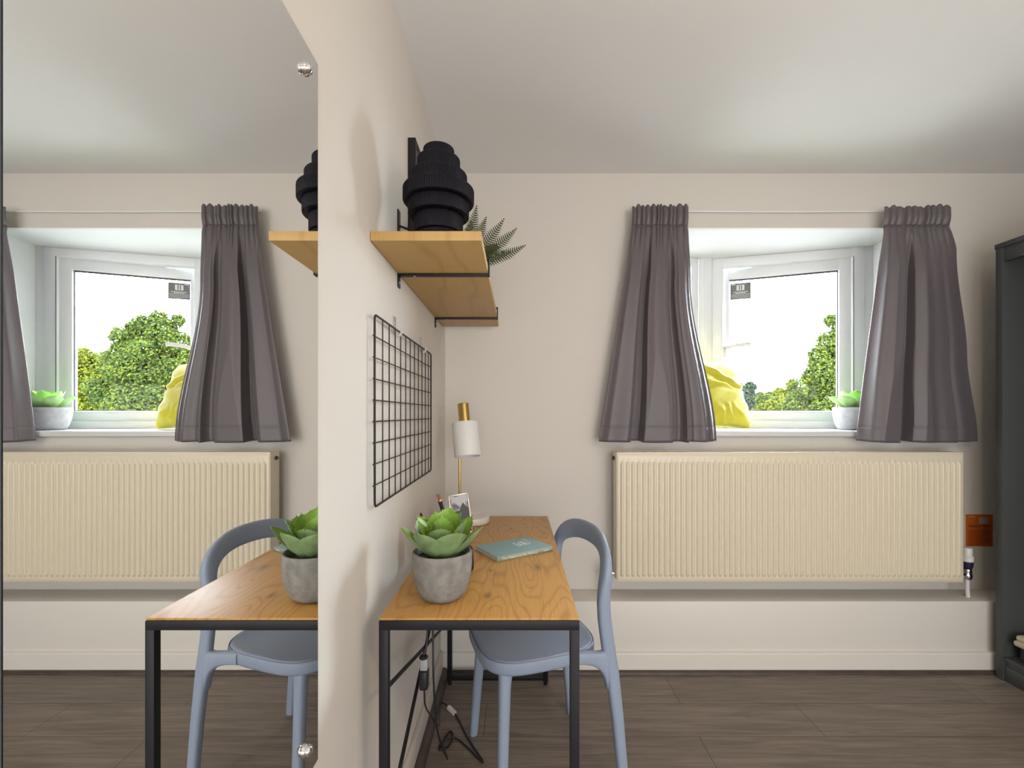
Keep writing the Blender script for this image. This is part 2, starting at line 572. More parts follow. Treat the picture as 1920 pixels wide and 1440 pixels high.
# ------------------------------------------------------------------ windows of the bay
def window(name, P, Q, t_open=None, trim=0.0):
    """frame between plan points P and Q (inside face); t_open: hinged sash opened outwards by that angle (hinge near P)"""
    P, Q = Vector((*P, 0)), Vector((*Q, 0))
    d = (Q - P)
    Ln = d.length
    d.normalize()
    outn = Vector((-d.y, d.x, 0))
    if outn.y < 0:
        outn = -outn
    T = Matrix(((d.x, outn.x, 0, P.x), (d.y, outn.y, 0, P.y), (0, 0, 1, 0), (0, 0, 0, 1)))
    root = thing(name, (P.x, P.y, SILL), '', '')
    del root['label'], root['category']
    root['kind'] = 'structure'
    z0, z1 = SILL, HEAD
    fw, fd = .060, .065
    f = MB()
    if trim:
        f.box(0, trim, .006, fd, z0, z1, bev=.003, T=T)
    a, b = trim, Ln
    f.box(a, a + fw, 0, fd, z0, z1, bev=.005, T=T)
    f.box(b - fw, b, 0, fd, z0, z1, bev=.005, T=T)
    f.box(a + fw - .004, b - fw + .004, .001, fd, z1 - .052, z1, bev=.005, T=T)
    f.box(a + fw - .004, b - fw + .004, .001, fd, z0, z0 + .042, bev=.005, T=T)
    # inner glazing step
    f.box(a + fw - .002, a + fw + .008, .035, fd, z0 + .04, z1 - .05, T=T)
    f.box(b - fw - .008, b - fw + .002, .035, fd, z0 + .04, z1 - .05, T=T)
    f.build('frame', M['upvc'], root)
    i0, i1, j0, j1 = a + fw - .004, b - fw + .004, z0 + .040, z1 - .050
    if t_open is None:
        g = MB().box(i0 + .012, i1 - .012, .028, .046, j0 + .012, j1 - .012, T=T)
        g.build('glass_pane', M['glass'], root)
        gk = MB()
        gk.box(i0, i1, .022, .028, j1 - .006, j1 - .0, T=T).box(i0, i1, .022, .028, j0, j0 + .006, T=T)
        gk.box(i1 - .009, i1 - .002, .022, .028, j0, j1, T=T)
        gk.build('gasket', M['gasket'], root)
        return root
    H = T @ Matrix.Translation((i0, .02, 0)) @ Matrix.Rotation(t_open, 4, 'Z')
    Wd = i1 - i0
    sw = .060
    s_ = MB()
    s_.box(0, sw, -.004, .056, j0, j1, bev=.006, T=H)
    s_.box(Wd - sw + .012, Wd, -.004, .056, j0, j1, bev=.006, T=H)
    s_.box(sw - .005, Wd - sw + .017, -.003, .056, j1 - sw, j1, bev=.006, T=H)
    s_.box(sw - .005, Wd - sw + .017, -.003, .056, j0, j0 + sw, bev=.006, T=H)
    sash = s_.build('sash', M['upvc'], root)
    g = MB().box(sw, Wd - sw + .012, .022, .040, j0 + sw, j1 - sw, T=H)
    g.build('glass_pane', M['glass'], sash)
    gk = MB()
    gk.box(sw, Wd - sw + .012, .012, .022, j1 - sw - .008, j1 - sw, T=H)
    gk.box(sw, sw + .004, .014, .022, j0 + sw, j1 - sw, T=H)
    gk.box(sw, Wd - sw + .012, .014, .022, j0 + sw, j0 + sw + .003, T=H)
    gk.build('gasket', M['gasket'], sash)
    sg = MB()
    sg.box(i0 - .003, i0 + .0, -.001, .02, j0, j1, T=T)
    sg.build('seal', M['gasket'], root)
    # handle: rose + lever pointing back over the glass
    zc = 1.565
    hd = MB()
    hx = Wd - sw / 2 + .006
    hd.box(hx - .011, hx + .011, -.018, -.004, zc - .045, zc + .018, bev=.005, T=H)
    hd.lathe([(.010, 0), (.010, .030), (.008, .034)], 20, T=H @ Matrix.Translation((hx, -.004, zc)) @ Matrix.Rotation(R(90), 4, 'X'))
    pts = [(hx, -.034, zc), (hx - .02, -.040, zc + .004), (hx - .05, -.042, zc + .014), (hx - .135, -.040, zc + .020)]
    c = catmull(pts, 5)
    fr = [(Vector((0, 0, 1)), Vector((0, 1, 0)))] * len(c)
    hd.sweep(c, fr, [(lerp(.012, .011, i / len(c)), .006) for i in range(len(c))], 12, 3, T=H)
    hd.build('handle', M['whitep'], sash)
    MB().lathe([(.0045, 0), (.0045, .003)], 14, T=H @ Matrix.Translation((hx, -.0355, zc)) @ Matrix.Rotation(R(90), 4, 'X')).build('lock', M['gasket'], sash)
    return root, H, Wd, sw, j0, j1


win, HS, WdS, swS, j0S, j1S = window('window_1', PA, PB, R(5.0), trim=.042)
window('window_2', PD, PC)
# corner post between the two windows
cp = MB().prism([(1.148, 2.69), (1.156, 2.765), (1.06, 2.765), (1.07, 2.69), (1.085, 2.683), (1.133, 2.683)], SILL, HEAD)
cp.box(1.100, 1.118, 2.6815, 2.69, SILL, HEAD, bev=.0015)
S(cp.build('trim_7', M['upvc']))

# sticker on the glass
sx1 = WdS - swS + .012 - .006
ss = .112
stk = thing('window_sticker', HS @ Vector((sx1 - ss / 2, .021, j1S - swS - .135)), 'dark grey printed notice stuck in the top corner of the open window glass', 'sticker')
zt = j1S - swS - .020
MB().box(sx1 - ss, sx1, .0206, .0216, zt - .098, zt, T=HS).build('film', M['sticker'], stk)
pr = MB()
cxs = sx1 - ss / 2
ic = zt - .028
for (a, b_, c_, d_) in ((-.021, -.009, -.016, .016), (.009, .021, -.016, .016), (-.003, .003, -.013, .013), (-.012, .012, .0135, .016), (-.012, .012, -.016, -.0135)):
    pr.box(cxs + a, cxs + b_, .0202, .0206, ic + c_, ic + d_, T=HS)
for k, (hw, th) in enumerate(((.040, .0035), (.026, .0035), (.050, .0017), (.050, .0017), (.048, .0017), (.050, .0017), (.030, .0017))):
    z = zt - .052 - (k * .0065)
    x = cxs - hw
    while x < cxs + hw - .004:
        l_ = random.Random(k * 97 + int(x * 9000)).uniform(.004, .011)
        pr.box(x, min(x + l_, cxs + hw), .0202, .0206, z - th, z, T=HS)
        x += l_ + .0018
pr.box(sx1 - .03, sx1 - .008, .0202, .0206, zt - .010, zt - .006, T=HS)
pr.build('print', M['ink'], stk)


# ------------------------------------------------------------------ curtains
def curtain(name, label, xt, xb, ctrl, seed, ease, ztop=2.157, zbot=1.045, yc=2.165, npl=11):
    rnd = random.Random(seed)
    root = thing(name, (lerp(xb[0], xb[1], .5), yc, zbot), label, 'curtain', 'grey curtains at the bay window')
    zh = ztop - .088
    pl = [0.0]
    while pl[-1] < 1:
        pl.append(pl[-1] + rnd.uniform(.55, 1.5) / npl)
    pl = [p / pl[-1] for p in pl]
    amp = [rnd.uniform(.5, 1.0) for _ in pl]
    lift = [rnd.uniform(-.008, .010) for _ in pl]

    def pleat(s):
        for i in range(len(pl) - 1):
            if s <= pl[i + 1]:
                t = (s - pl[i]) / (pl[i + 1] - pl[i])
                return amp[i] * math.sin(math.pi * t) ** .7, lift[i] * math.sin(math.pi * t) + .004 * math.sin(2 * math.pi * t)
        return 0, 0

    def P(s, z):
        t = (zh - z) / (zh - zbot)          # 0 at header bottom, 1 at hem; negative in the header
        tt = max(0, t)
        k0 = interp(ease, tt)
        xl = lerp(xt[0], xb[0], tt ** 1.05)
        xr = lerp(xt[1], xb[1], k0)
        # spread of the folds follows the bottom control at the hem, evenly gathered at the top
        x = lerp(xl, xr, s)
        p, lf = pleat(s)
        wv = smooth((tt + .02) / .26)
        fold = interp(ctrl, s)
        hd = .012 * p * (1 - smooth(tt / .16))
        if t < 0:
            hd = .012 * p + .004 * math.exp(-((t + .045) / .03) ** 2) * p
        pin = .008 * math.exp(-(t / .02) ** 2)
        y = yc - hd - wv * lerp(.030, .056, tt) * fold + pin + .004 * math.sin(9 * s + 5 * tt + seed) * tt
        x += .010 * wv * (interp(ctrl, s + .02) - interp(ctrl, s - .02)) * 1.0
        y = max(2.118, min(2.222, y))
        zz = z
        if t < 0:
            zz += lf * min(1, -t / .07)
        if tt > .97:
            zz += .005 * (1 - fold) * (tt - .97) / .03
        if abs(z - (zbot + .072)) < .0026:
            y += .0009
        return Vector((x, y, zz))
    nu = 260
    h = MB()
    hz = [lerp(ztop, zh, i / 9) for i in range(10)]
    h.grid(lambda u, v: P(u, lerp(ztop, zh, v)), nu, 12)
    h.build('header', M['curtain'], root, smooth=60, solid=.003)
    zs = [lerp(zh, zbot, i / 70) for i in range(71)] + [zbot + .072 + d for d in (-.004, -.002, 0, .002, .004)]
    zs.sort(reverse=True)
    pnl = MB()
    n = len(zs)
    pnl.grid(lambda u, v: P(u, zs[round(v * (n - 1))]), nu, n)
    pnl.build('panel', M['curtain'], root, smooth=60, solid=.003)
    return root


def cs(ctrl):
    a, b = ctrl[0][0], ctrl[-1][0]
    return [((x - a) / (b - a), d) for x, d in ctrl]


curtain('curtain', 'grey satin curtain left of the bay window, in front of the yellow cushion', (.548, .812), (.388, .952),
        cs([(1123, .15), (1140, .45), (1172, .60), (1183, .40), (1187, -.35), (1194, -.45), (1199, .75), (1225, 1.0), (1258, .85), (1264, .2), (1272, .1), (1283, .85), (1289, .8), (1292, .15), (1300, .35), (1318, .55), (1335, .1), (1347, -.35)]),
        3, [(0, 0), (.25, .12), (1, 1)])
curtain('curtain', 'grey satin curtain right of the bay window, beside the dark open cabinet', (1.738, 2.050), (1.618, 2.176),
        cs([(1613, -.45), (1628, .45), (1655, .95), (1672, 1.0), (1682, .6), (1687, -.5), (1697, -.55), (1703, .5), (1730, 1.0), (1750, .75), (1765, .8), (1785, .75), (1789, .25), (1803, .35), (1838, .0)]),
        11, [(0, 0), (.12, .22), (.6, .60), (1, 1)], npl=10)
wr = thing('curtain_wire', (1.3, 2.225, 2.16), 'thin white curtain wire stretched above the bay window', 'curtain wire')
MB().tube([(.565 + 1.46 * i / 20, 2.226, 2.166 - .006 * math.sin(math.pi * i / 20)) for i in range(21)], .0034, 8).build('wire', M['upvc'], wr)
for x in (.585, 2.005):
    hk = MB().tube([(x, 2.245, 2.178), (x, 2.232, 2.180), (x, 2.224, 2.173), (x, 2.222, 2.166), (x, 2.229, 2.160)], .0016, 8)
    hk.lathe([(.006, 0), (.005, .002)], 14, T=Matrix.Translation((x, 2.245, 2.178)) @ Matrix.Rotation(R(90), 4, 'X'))
    hk.build('hook', M['chrome'], wr)

# ------------------------------------------------------------------ radiator
RX0, RX1, RZ0, RZ1, RY = .464, 2.064, .401, 1.000, 2.113
rad = thing('radiator', ((RX0 + RX1) / 2, 2.16, RZ0), 'long cream ribbed panel radiator on the wall below the window', 'radiator')
npitch = 63
xa, xb_ = RX0 + .012, RX1 - .012
pitch = (xb_ - xa) / npitch
zsR = [RZ0, RZ0 + .003, RZ0 + .02, .424, .428, .432, .436, .440, .446, .45, .6, .8, .93, .94, .945, .949, .953, .957, .961, RZ1 - .02, RZ1 - .003, RZ1]
xsR = [RX0, RX0 + .002, RX0 + .006] + [xa + pitch * (i + k / 10) for i in range(npitch) for k in range(10)] + [xb_, RX1 - .006, RX1 - .002, RX1]


def radP(u, v):
    x = xsR[round(u * (len(xsR) - 1))]
    z = zsR[round(v * (len(zsR) - 1))]
    y = RY
    if xa < x < xb_:
        ph = ((x - xa) / pitch) % 1.0
        d = abs(ph - .5) * pitch          # distance from rib centre
        zz = max(0, (.440 - z), (z - .950))
        dd = math.hypot(d, zz)
        hw = pitch * .36
        if dd < hw:
            y -= .0085 * (1 - (dd / hw) ** 2) ** .8
    e = min(x - RX0, RX1 - x, z - RZ0, RZ1 - z)
    if e < .004:
        y += (.004 - e) * 1.2
    return (x, y, z)


MB().grid(radP, len(xsR), len(zsR)).build('front_panel', M['rad'], rad, smooth=50)
MB().box(RX0 + .004, RX1 - .004, 2.178, 2.190, RZ0, RZ1 - .012, bev=.003).build('back_panel', M['rad'], rad)
for x in (RX0 - .001, RX1 - .003):
    MB().box(x, x + .004, RY + .004, 2.198, RZ0 + .012, RZ1 + .001, bev=.0015).build('side_panel', M['rad'], rad)
g = MB()
g.box(RX0, RX1, RY + .003, RY + .009, RZ1 - .004, RZ1 + .003, bev=.0015)
g.box(RX0, RX1, 2.192, 2.198, RZ1 - .004, RZ1 + .003, bev=.0015)
for i in range(100):
    x = lerp(RX0 + .01, RX1 - .014, i / 99)
    g.box(x, x + .006, RY + .008, 2.193, RZ1 - .002, RZ1 + .001)
g.build('top_grille', M['rad'], rad)
for x in (RX0 + .3, RX1 - .34):
    MB().box(x, x + .04, 2.189, YB, .45, .95).build('wall_bracket', M['rad'], rad)
MB().lathe([(.010, 0), (.010, .006), (.006, .007), (.006, .012)], 6, T=Matrix.Translation((RX0 - .001, 2.165, .972)) @ Matrix.Rotation(R(-90), 4, 'Y')).build('air_vent', M['gasket'], rad)
v = MB()
Tl = Matrix.Translation((RX0, 2.155, .431)) @ Matrix.Rotation(R(-90), 4, 'Y')
v.lathe([(.009, 0), (.009, .010), (.013, .010), (.013, .022), (.007, .022), (.007, .040)], 12, T=Tl)
v.lathe([(.011, -.035), (.013, -.015), (.013, .012), (.009, .014)], 20, T=Matrix.Translation((RX0 - .045, 2.155, .431)))
v.tube([(RX0 - .045, 2.155, .40), (RX0 - .045, 2.155, .322)], .0075, 14)
lv = v.build('lockshield_valve', M['chrome'], rad)
MB().lathe([(.011, .012), (.012, .016), (.011, .040), (.006, .046)], 24, T=Matrix.Translation((RX0 - .045, 2.155, .431))).build('cap', M['rad'], lv)
# thermostatic valve on the right
vx, vy = RX1 + .050, 2.150
v = MB()
v.lathe([(.010, 0), (.010, .05)], 14, T=Matrix.Translation((RX1 - .004, vy, .43)) @ Matrix.Rotation(R(90), 4, 'Y'))
v.lathe([(.014, .405), (.018, .412), (.019, .425), (.016, .434), (.018, .445), (.016, .455)], 20, T=Matrix.Translation((vx, vy, 0)))
tv = v.build('thermostatic_valve', M['chrome'], rad)
MB().lathe([(.016, .452), (.021, .470), (.022, .486), (.018, .490)], 24, T=Matrix.Translation((vx, vy, 0))).build('collar', M['navy'], tv)
MB().lathe([(.020, .488), (.0235, .492), (.0235, .512), (.019, .516), (.019, .546), (.016, .553)], 30, T=Matrix.Translation((vx, vy, 0)), mod=lambda th, z: 1 + .02 * math.cos(16 * th)).build('dial_head', M['whitep'], tv)
MB().tube([(vx, vy, .41), (vx, vy, .36), (vx + .003, vy, .3215)], .0085, 14).build('pipe', M['whitep'], rad)

# orange card on the wall
ca = thing('notice_card', (2.257, 2.244, .53), 'orange printed notice stuck on the wall beside the right end of the radiator', 'notice')
cx0, cx1, cz0, cz1 = 2.199, 2.330, .532, .688
MB().box(cx0, cx1, 2.2425, 2.2455, cz0, cz1, bev=.0006).build('card', M['orange'], ca)
TT = Matrix.Translation((cx0 + .012, 2.2424, cz1 - .062)) @ Matrix.Rotation(R(90), 4, 'X')
text_mb('Radiator Valve', .0185, TT).build('heading', M['inkdark'], ca)
ln = MB()
for k in range(9):
    z = cz1 - .078 - .0085 * k
    x = cx0 + .012
    rr = random.Random(k)
    lim = cx1 - (.014 if k not in (4, 8) else .05)
    while x < lim:
        l_ = rr.uniform(.005, .014)
        ln.box(x, min(x + l_, lim), 2.2421, 2.2426, z - .0022, z)
        x += l_ + .002
ln.build('small_print', M['inkdark'], ca)
MB().box(cx0 + .064, cx0 + .108, 2.2421, 2.2426, cz1 - .046, cz1 - .014).build('blank_panel', M['patch'], ca)
lg = MB()
for k in range(4):
    lg.box(cx0 + .013 + k * .008, cx0 + .019 + k * .008, 2.2421, 2.2426, cz1 - .014, cz1 - .008)
lg.build('header_print', M['patch'], ca)

# ------------------------------------------------------------------ mirror on the left wall
MX = -.336
mr = thing('wall_mirror', (MX, .54, .589), 'large frameless rectangular mirror screwed to the left wall', 'mirror')
mb = MB()
y0, y1, z0, z1 = .3003, .781, .589, 1.774
bw = .004
inn = [(MX, y0, z0 + bw), (MX, y1 - bw, z0 + bw), (MX, y1 - bw, z1 - bw), (MX, y0, z1 - bw)]
ou = [(MX - .0012, y0, z0), (MX - .0012, y1, z0), (MX - .0012, y1, z1), (MX - .0012, y0, z1)]
bk = [(MX - .005, y0, z0), (MX - .005, y1, z0), (MX - .005, y1, z1), (MX - .005, y0, z1)]
mb.add(inn, [[0, 1, 2, 3]], 0)
mb.add(inn + ou, [[i, (i + 1) % 4, 4 + (i + 1) % 4, 4 + i] for i in range(4)], 0)
mb.add(ou + bk, [[i, (i + 1) % 4, 4 + (i + 1) % 4, 4 + i] for i in range(4)] + [[4, 5, 6, 7]], 1)
mb.build('glass_sheet', [M['mirror'], M['mirror_edge']], mr, smooth=0)
for z in (1.727, .642):
    MB().lathe([(.0085, -.0075), (.0085, .0), (.0105, .0), (.0105, .0025), (.0088, .0045), (.0088, .0065), (.0070, .0095), (.004, .0112), (.0005, .0118)], 28,
               T=Matrix.Translation((MX, .730, z)) @ Matrix.Rotation(R(90), 4, 'Y')).build('screw_cap', M['chrome'], mr)
for z in (.642, 1.727):
    for y in (.35, .73):
        MB().box(XL, MX - .005, y - .01, y + .01, z - .01, z + .01).build('spacer', M['gasket'], mr)
S(MB().box(XL, MX - .0012, .18, .3000, 0.10, 2.1, bev=.002).build('trim_8', M['black']))

# ------------------------------------------------------------------ shelf, with brackets
SX1, SY0, SY1, SZ0, SZ1 = -.083, 1.090, 2.16, 1.590, 1.613
sh = thing('wall_shelf', (XL, 1.62, SZ0), 'oak shelf board on black brackets high on the left wall', 'shelf')
MB().box(XL + .0015, SX1, SY0, SY1, SZ0, SZ1, bev=.0012).build('board', M['shelf'], sh)
for y in (1.352, 1.965):
    b = MB()
    b.box(XL, XL + .004, y - .0115, y + .0115, 1.550, SZ0 - .001, bev=.0008)
    b.box(XL, XL + .004, y - .0115, y + .0115, SZ1 + .0005, 1.778, bev=.0008)
    b.box(XL, SX1 + .004, y - .0115, y + .0115, SZ0 - .0055, SZ0 - .0005, bev=.0008)
    b.box(SX1 + .0005, SX1 + .0045, y - .0115, y + .0115, SZ0 - .0055, SZ0 + .045, bev=.0008)
    b.tube([(XL + .003, y, 1.733), (SX1 + .002, y, SZ0 + .040)], .0035, 8)
    br = b.build('bracket', M['black'], sh)
    MB().lathe([(.004, 0), (.003, .002)], 12, T=Matrix.Translation((XL + .004, y, 1.565)) @ Matrix.Rotation(R(90), 4, 'Y')).build('screw', M['greyp'], br)
    MB().lathe([(.004, 0), (.003, .002)], 12, T=Matrix.Translation((-.30, y, SZ0 - .0055)) @ Matrix.Rotation(R(180), 4, 'X')).build('screw', M['greyp'], br)

# stepped black vase
vc = Vector((-.201, 1.190, SZ1))
prof = []
tiers = [(.058, .000, .030), (.062, .030, .074), (.0775, .074, .110), (.0905, .110, .146), (.0725, .146, .184), (.0545, .184, .225), (.0395, .225, .252)]
for (r, a, b) in tiers:
    c = min(.0042, (b - a) * .3)
    for k in range(5):
        th = k / 4 * math.pi / 2
        prof.append((r - c + c * math.sin(th), a + c - c * math.cos(th)))
    for k in range(5):
        th = k / 4 * math.pi / 2
        prof.append((r - c + c * math.cos(th), b - c + c * math.sin(th)))
prof = [(.03, 0.0)] + prof + [(.030, .252), (.028, .242), (.027, .215)]


def ribs(th, z):
    return 1 + .010 * math.cos(96 * th)


ov = MB().lathe(prof, 480, T=Matrix.Translation(vc), mod=ribs).build('stepped_vase', M['blackm'], smooth=50)
tag(ov, 'matte black ribbed vase of stacked rings on the near end of the oak shelf', 'vase')

# black frame standing on the shelf against the wall
pf = thing('picture_frame', (XL + .012, 1.60, SZ1), 'black picture frame standing on the shelf against the wall behind the vase', 'picture frame')
fa, fb, zz0, zz1 = 1.470, 1.780, SZ1, 2.065
f = MB()
f.box(XL + .001, XL + .025, fa, fa + .02, zz0, zz1, bev=.001)
f.box(XL + .001, XL + .025, fb - .02, fb, zz0, zz1, bev=.001)
f.box(XL + .001, XL + .025, fa + .019, fb - .019, zz1 - .02, zz1, bev=.001)
f.box(XL + .001, XL + .025, fa + .019, fb - .019, zz0, zz0 + .02, bev=.001)
f.build('frame', M['black'], pf)
MB().box(XL + .002, XL + .023, fa + .015, fb - .015, zz0 + .015, zz1 - .015).build('print', M['printdark'], pf)

# fern on the shelf
fe = thing('potted_fern', (-.19, 1.60, SZ1), 'small dark green fern on the oak shelf behind the black vase', 'plant')
MB().lathe([(.035, 0), (.040, .004), (.048, .075), (.050, .085), (.045, .085), (.043, .07)], 36, T=Matrix.Translation((-.205, 1.60, SZ1))).build('pot', M['blackp'], fe)
MB().lathe([(.001, .072), (.043, .072)], 24, T=Matrix.Translation((-.205, 1.60, SZ1)), cap=False).build('soil', M['soil'], fe)
fm = MB()
base = Vector((-.200, 1.60, SZ1 + .072))


def frond(tip, mid, w=.027, n=30):
    tip, mid = Vector(tip), Vector(mid)
    pts = [base.lerp(mid, t) * (1 - t) + mid.lerp(tip, t) * t for t in [i / n for i in range(n + 1)]]
    fm.tube(pts, [lerp(.0014, .0005, i / n) for i in range(n + 1)], 5)
    for i in range(5, n + 1):
        t = i / n
        T_ = (pts[i] - pts[i - 1]).normalized()
        side = T_.cross(Vector((0.25, -1, 0.3))).normalized()
        nn = side.cross(T_).normalized()
        ww = w * min(1, (1 - t) * 3.0 + .12) * min(1, t * 4)
        for sg in (-1, 1):
            d = (side * sg * .92 + T_ * .38 + nn * .15).normalized()
            p = pts[i]
            hw = T_ * .0027
            fm.add([p - hw, p + d * ww * .55 - hw * .9, p + d * ww, p + d * ww * .5 + hw * .9, p + hw], [[0, 1, 2, 3, 4]])


for tip, mid in (((.030, 1.575, 1.757), (-.075, 1.59, 1.70)), ((.000, 1.60, 1.825), (-.085, 1.60, 1.735)), ((-.043, 1.57, 1.845), (-.115, 1.59, 1.74)),
                 ((-.107, 1.62, 1.872), (-.145, 1.61, 1.76)), ((-.135, 1.56, 1.885), (-.16, 1.58, 1.77)), ((-.160, 1.63, 1.865), (-.17, 1.62, 1.78)),
                 ((-.020, 1.66, 1.765), (-.10, 1.63, 1.735)), ((-.07, 1.68, 1.80), (-.12, 1.65, 1.75)), ((-.24, 1.70, 1.84), (-.22, 1.65, 1.77)),
                 ((-.27, 1.55, 1.82), (-.235, 1.58, 1.76)), ((-.055, 1.53, 1.735), (-.12, 1.55, 1.72)), ((-.14, 1.72, 1.82), (-.16, 1.67, 1.77))):
    frond(tip, mid)
fm.build('fronds', M['fern'], fe, smooth=0)

# ------------------------------------------------------------------ wire grid on the wall
gx = XL + .014
gy0, gy1, gz0, gz1 = 1.082, 1.795, .958, 1.413
wg = thing('wire_grid_panel', (gx, 1.43, gz0), 'black wire grid memo panel hanging on the left wall above the desk', 'wire grid')
c = .012
out = []
for (cy, cz, a0) in ((gy1 - c, gz1 - c, 0), (gy0 + c, gz1 - c, 90), (gy0 + c, gz0 + c, 180), (gy1 - c, gz0 + c, 270)):
    for k in range(5):
        a = R(a0 + k * 22.5)
        out.append((gx, cy + c * math.cos(a), cz + c * math.sin(a)))
MB().tube(out, .0028, 10, closed=True).build('border', M['black'], wg)
ws = MB()
for i in range(1, 12):
    y = lerp(gy0, gy1, i / 12)
    ws.tube([(gx + .0015, y, gz0), (gx + .0015, y, gz1)], .0017, 8)
for i in range(1, 9):
    z = lerp(gz0, gz1, i / 9)
    ws.tube([(gx - .0018, gy0 - .006, z), (gx - .0018, gy1 + .006, z)], .0017, 8)
ws.build('wires', M['black'], wg)
for y, nm in ((1.305, 'nearer'), (1.655, 'farther')):
    h = MB()
    h.box(XL, XL + .003, y - .011, y + .011, gz1 - .008, gz1 + .042, bev=.0012)
    h.tube(catmull([(XL + .003, y, gz1 + .012), (XL + .008, y, gz1 - .008), (XL + .016, y, gz1 - .012), (XL + .021, y, gz1 - .004), (XL + .021, y, gz1 + .006)], 4), .0035, 10)
    tag(h.build('adhesive_hook', M['clear']), 'clear adhesive hook %s to the mirror holding the top of the wire grid' % nm, 'hook', 'adhesive hooks of the wire grid')

# ------------------------------------------------------------------ desk
DX0, DX1, DY0, DY1, DZ = -.300, .138, 1.000, 2.012, .732
dk = thing('desk', (-.08, 1.5, 0), 'narrow desk with oak top on a black metal frame along the left wall', 'desk')
MB().box(DX0 + .001, DX1 - .001, DY0 + .002, DY1 - .002, DZ - .005, DZ, bev=.0008).build('desktop', M['desk'], dk)
tb = .020
ft = DZ - .005
for x in (DX0, DX1 - tb):
    for y in (DY0, DY1 - tb):
        l = MB().box(x, x + tb, y, y + tb, .012, ft - .001, bev=.0012).build('leg', M['black'], dk)
        MB().lathe([(.009, 0), (.009, .005), (.005, .006), (.005, .013)], 16, T=Matrix.Translation((x + tb / 2, y + tb / 2, 0))).build('foot', M['blackp'], l)
for y in (DY0, DY1 - tb):
    MB().box(DX0 + .001, DX1 - .001, y - .0006, y + tb + .0006, ft - .021, ft, bev=.0012).build('top_rail', M['black'], dk)
    MB().box(DX0 + tb, DX1 - tb, y, y + tb, .020, .040, bev=.0012).build('bottom_rail', M['black'], dk)
for x in (DX0, DX1 - tb):
    MB().box(x - .0006, x + tb + .0006, DY0 + tb, DY1 - tb, ft - .020, ft, bev=.0012).build('side_rail', M['black'], dk)
xb0 = DX0 + .006
for (za, zb, dx) in ((.565, .275, 0.0), (.250, .665, .006)):
    MB().tube([(xb0 + dx, DY0 + .012, za), (xb0 + dx, DY1 - .012, zb)], .0052, 8).build('cross_brace', M['black'], dk)

# cable hanging from the desk
cb = thing('power_cable', (-.2, 1.55, 0), 'black power cable with inline plug hanging under the desk and coiled on the floor', 'cable')


def fl(x, y, z=.0045):
    D = F0 * (CZ - z) / (y - VY)
    return Vector(((x - VX) * D / F0, D, z))


def hx(x, y, X):
    s = (x - VX) / X
    return Vector((X, F0 / s, CZ - (y - VY) / s))


ad = Vector((-.268, 1.318, 0))
cpts = [(-.262, 1.44, .70), (-.262, 1.43, .62), (-.258, 1.42, .50), (-.252, 1.40, .36), (-.245, 1.42, .20), (-.225, 1.50, .05), fl(828, 1392), fl(826, 1400), fl(836, 1380), fl(845, 1371), fl(849, 1380),
        fl(843, 1396), fl(830, 1405), fl(823, 1404), fl(829, 1392), fl(843, 1384, .010), fl(858, 1386), fl(880, 1405), fl(899, 1424), fl(906, 1429), fl(902, 1421), fl(886, 1398), fl(870, 1370), fl(860, 1350), fl(853, 1338)]
MB().tube(catmull(cpts, 8), .0032, 8).build('lead', M['blackp'], cb)
p0, p1 = fl(853, 1338, .006), fl(841, 1326, .012)
MB().tube([p0, p1], .0085, 8, power=3).build('switch', M['whitep'], cb)
MB().tube(catmull([p1, fl(826, 1318, .02), (-.252, 1.50, .16), (-.262, 1.40, .26), (-.265, 1.335, .33), (-.266, 1.325, .385)], 8), .0026, 8).build('lead', M['blackp'], cb)
TA = Matrix.Translation((-.266, 1.325, .385)) @ Matrix.Rotation(R(-4), 4, 'X')
MB().box(-.012, .012, -.018, .018, .0, .056, bev=.007, T=TA, seg=3).build('plug', M['blackp'], cb)
MB().box(-.011, .011, -.016, .016, .055, .088, bev=.004, T=TA).build('adaptor', M['greyp'], cb)
MB().tube([(-.272, 1.325, .470), (-.262, 1.335, .50), (-.262, 1.40, .62), (-.262, 1.43, .70)], .003, 8).build('lead', M['blackp'], cb)
MB().lathe([(.010, -.005), (.013, 0), (.010, .005)], 14, T=Matrix.Translation((-.268, 1.325, .476))).build('cable_tie', M['blackp'], cb)


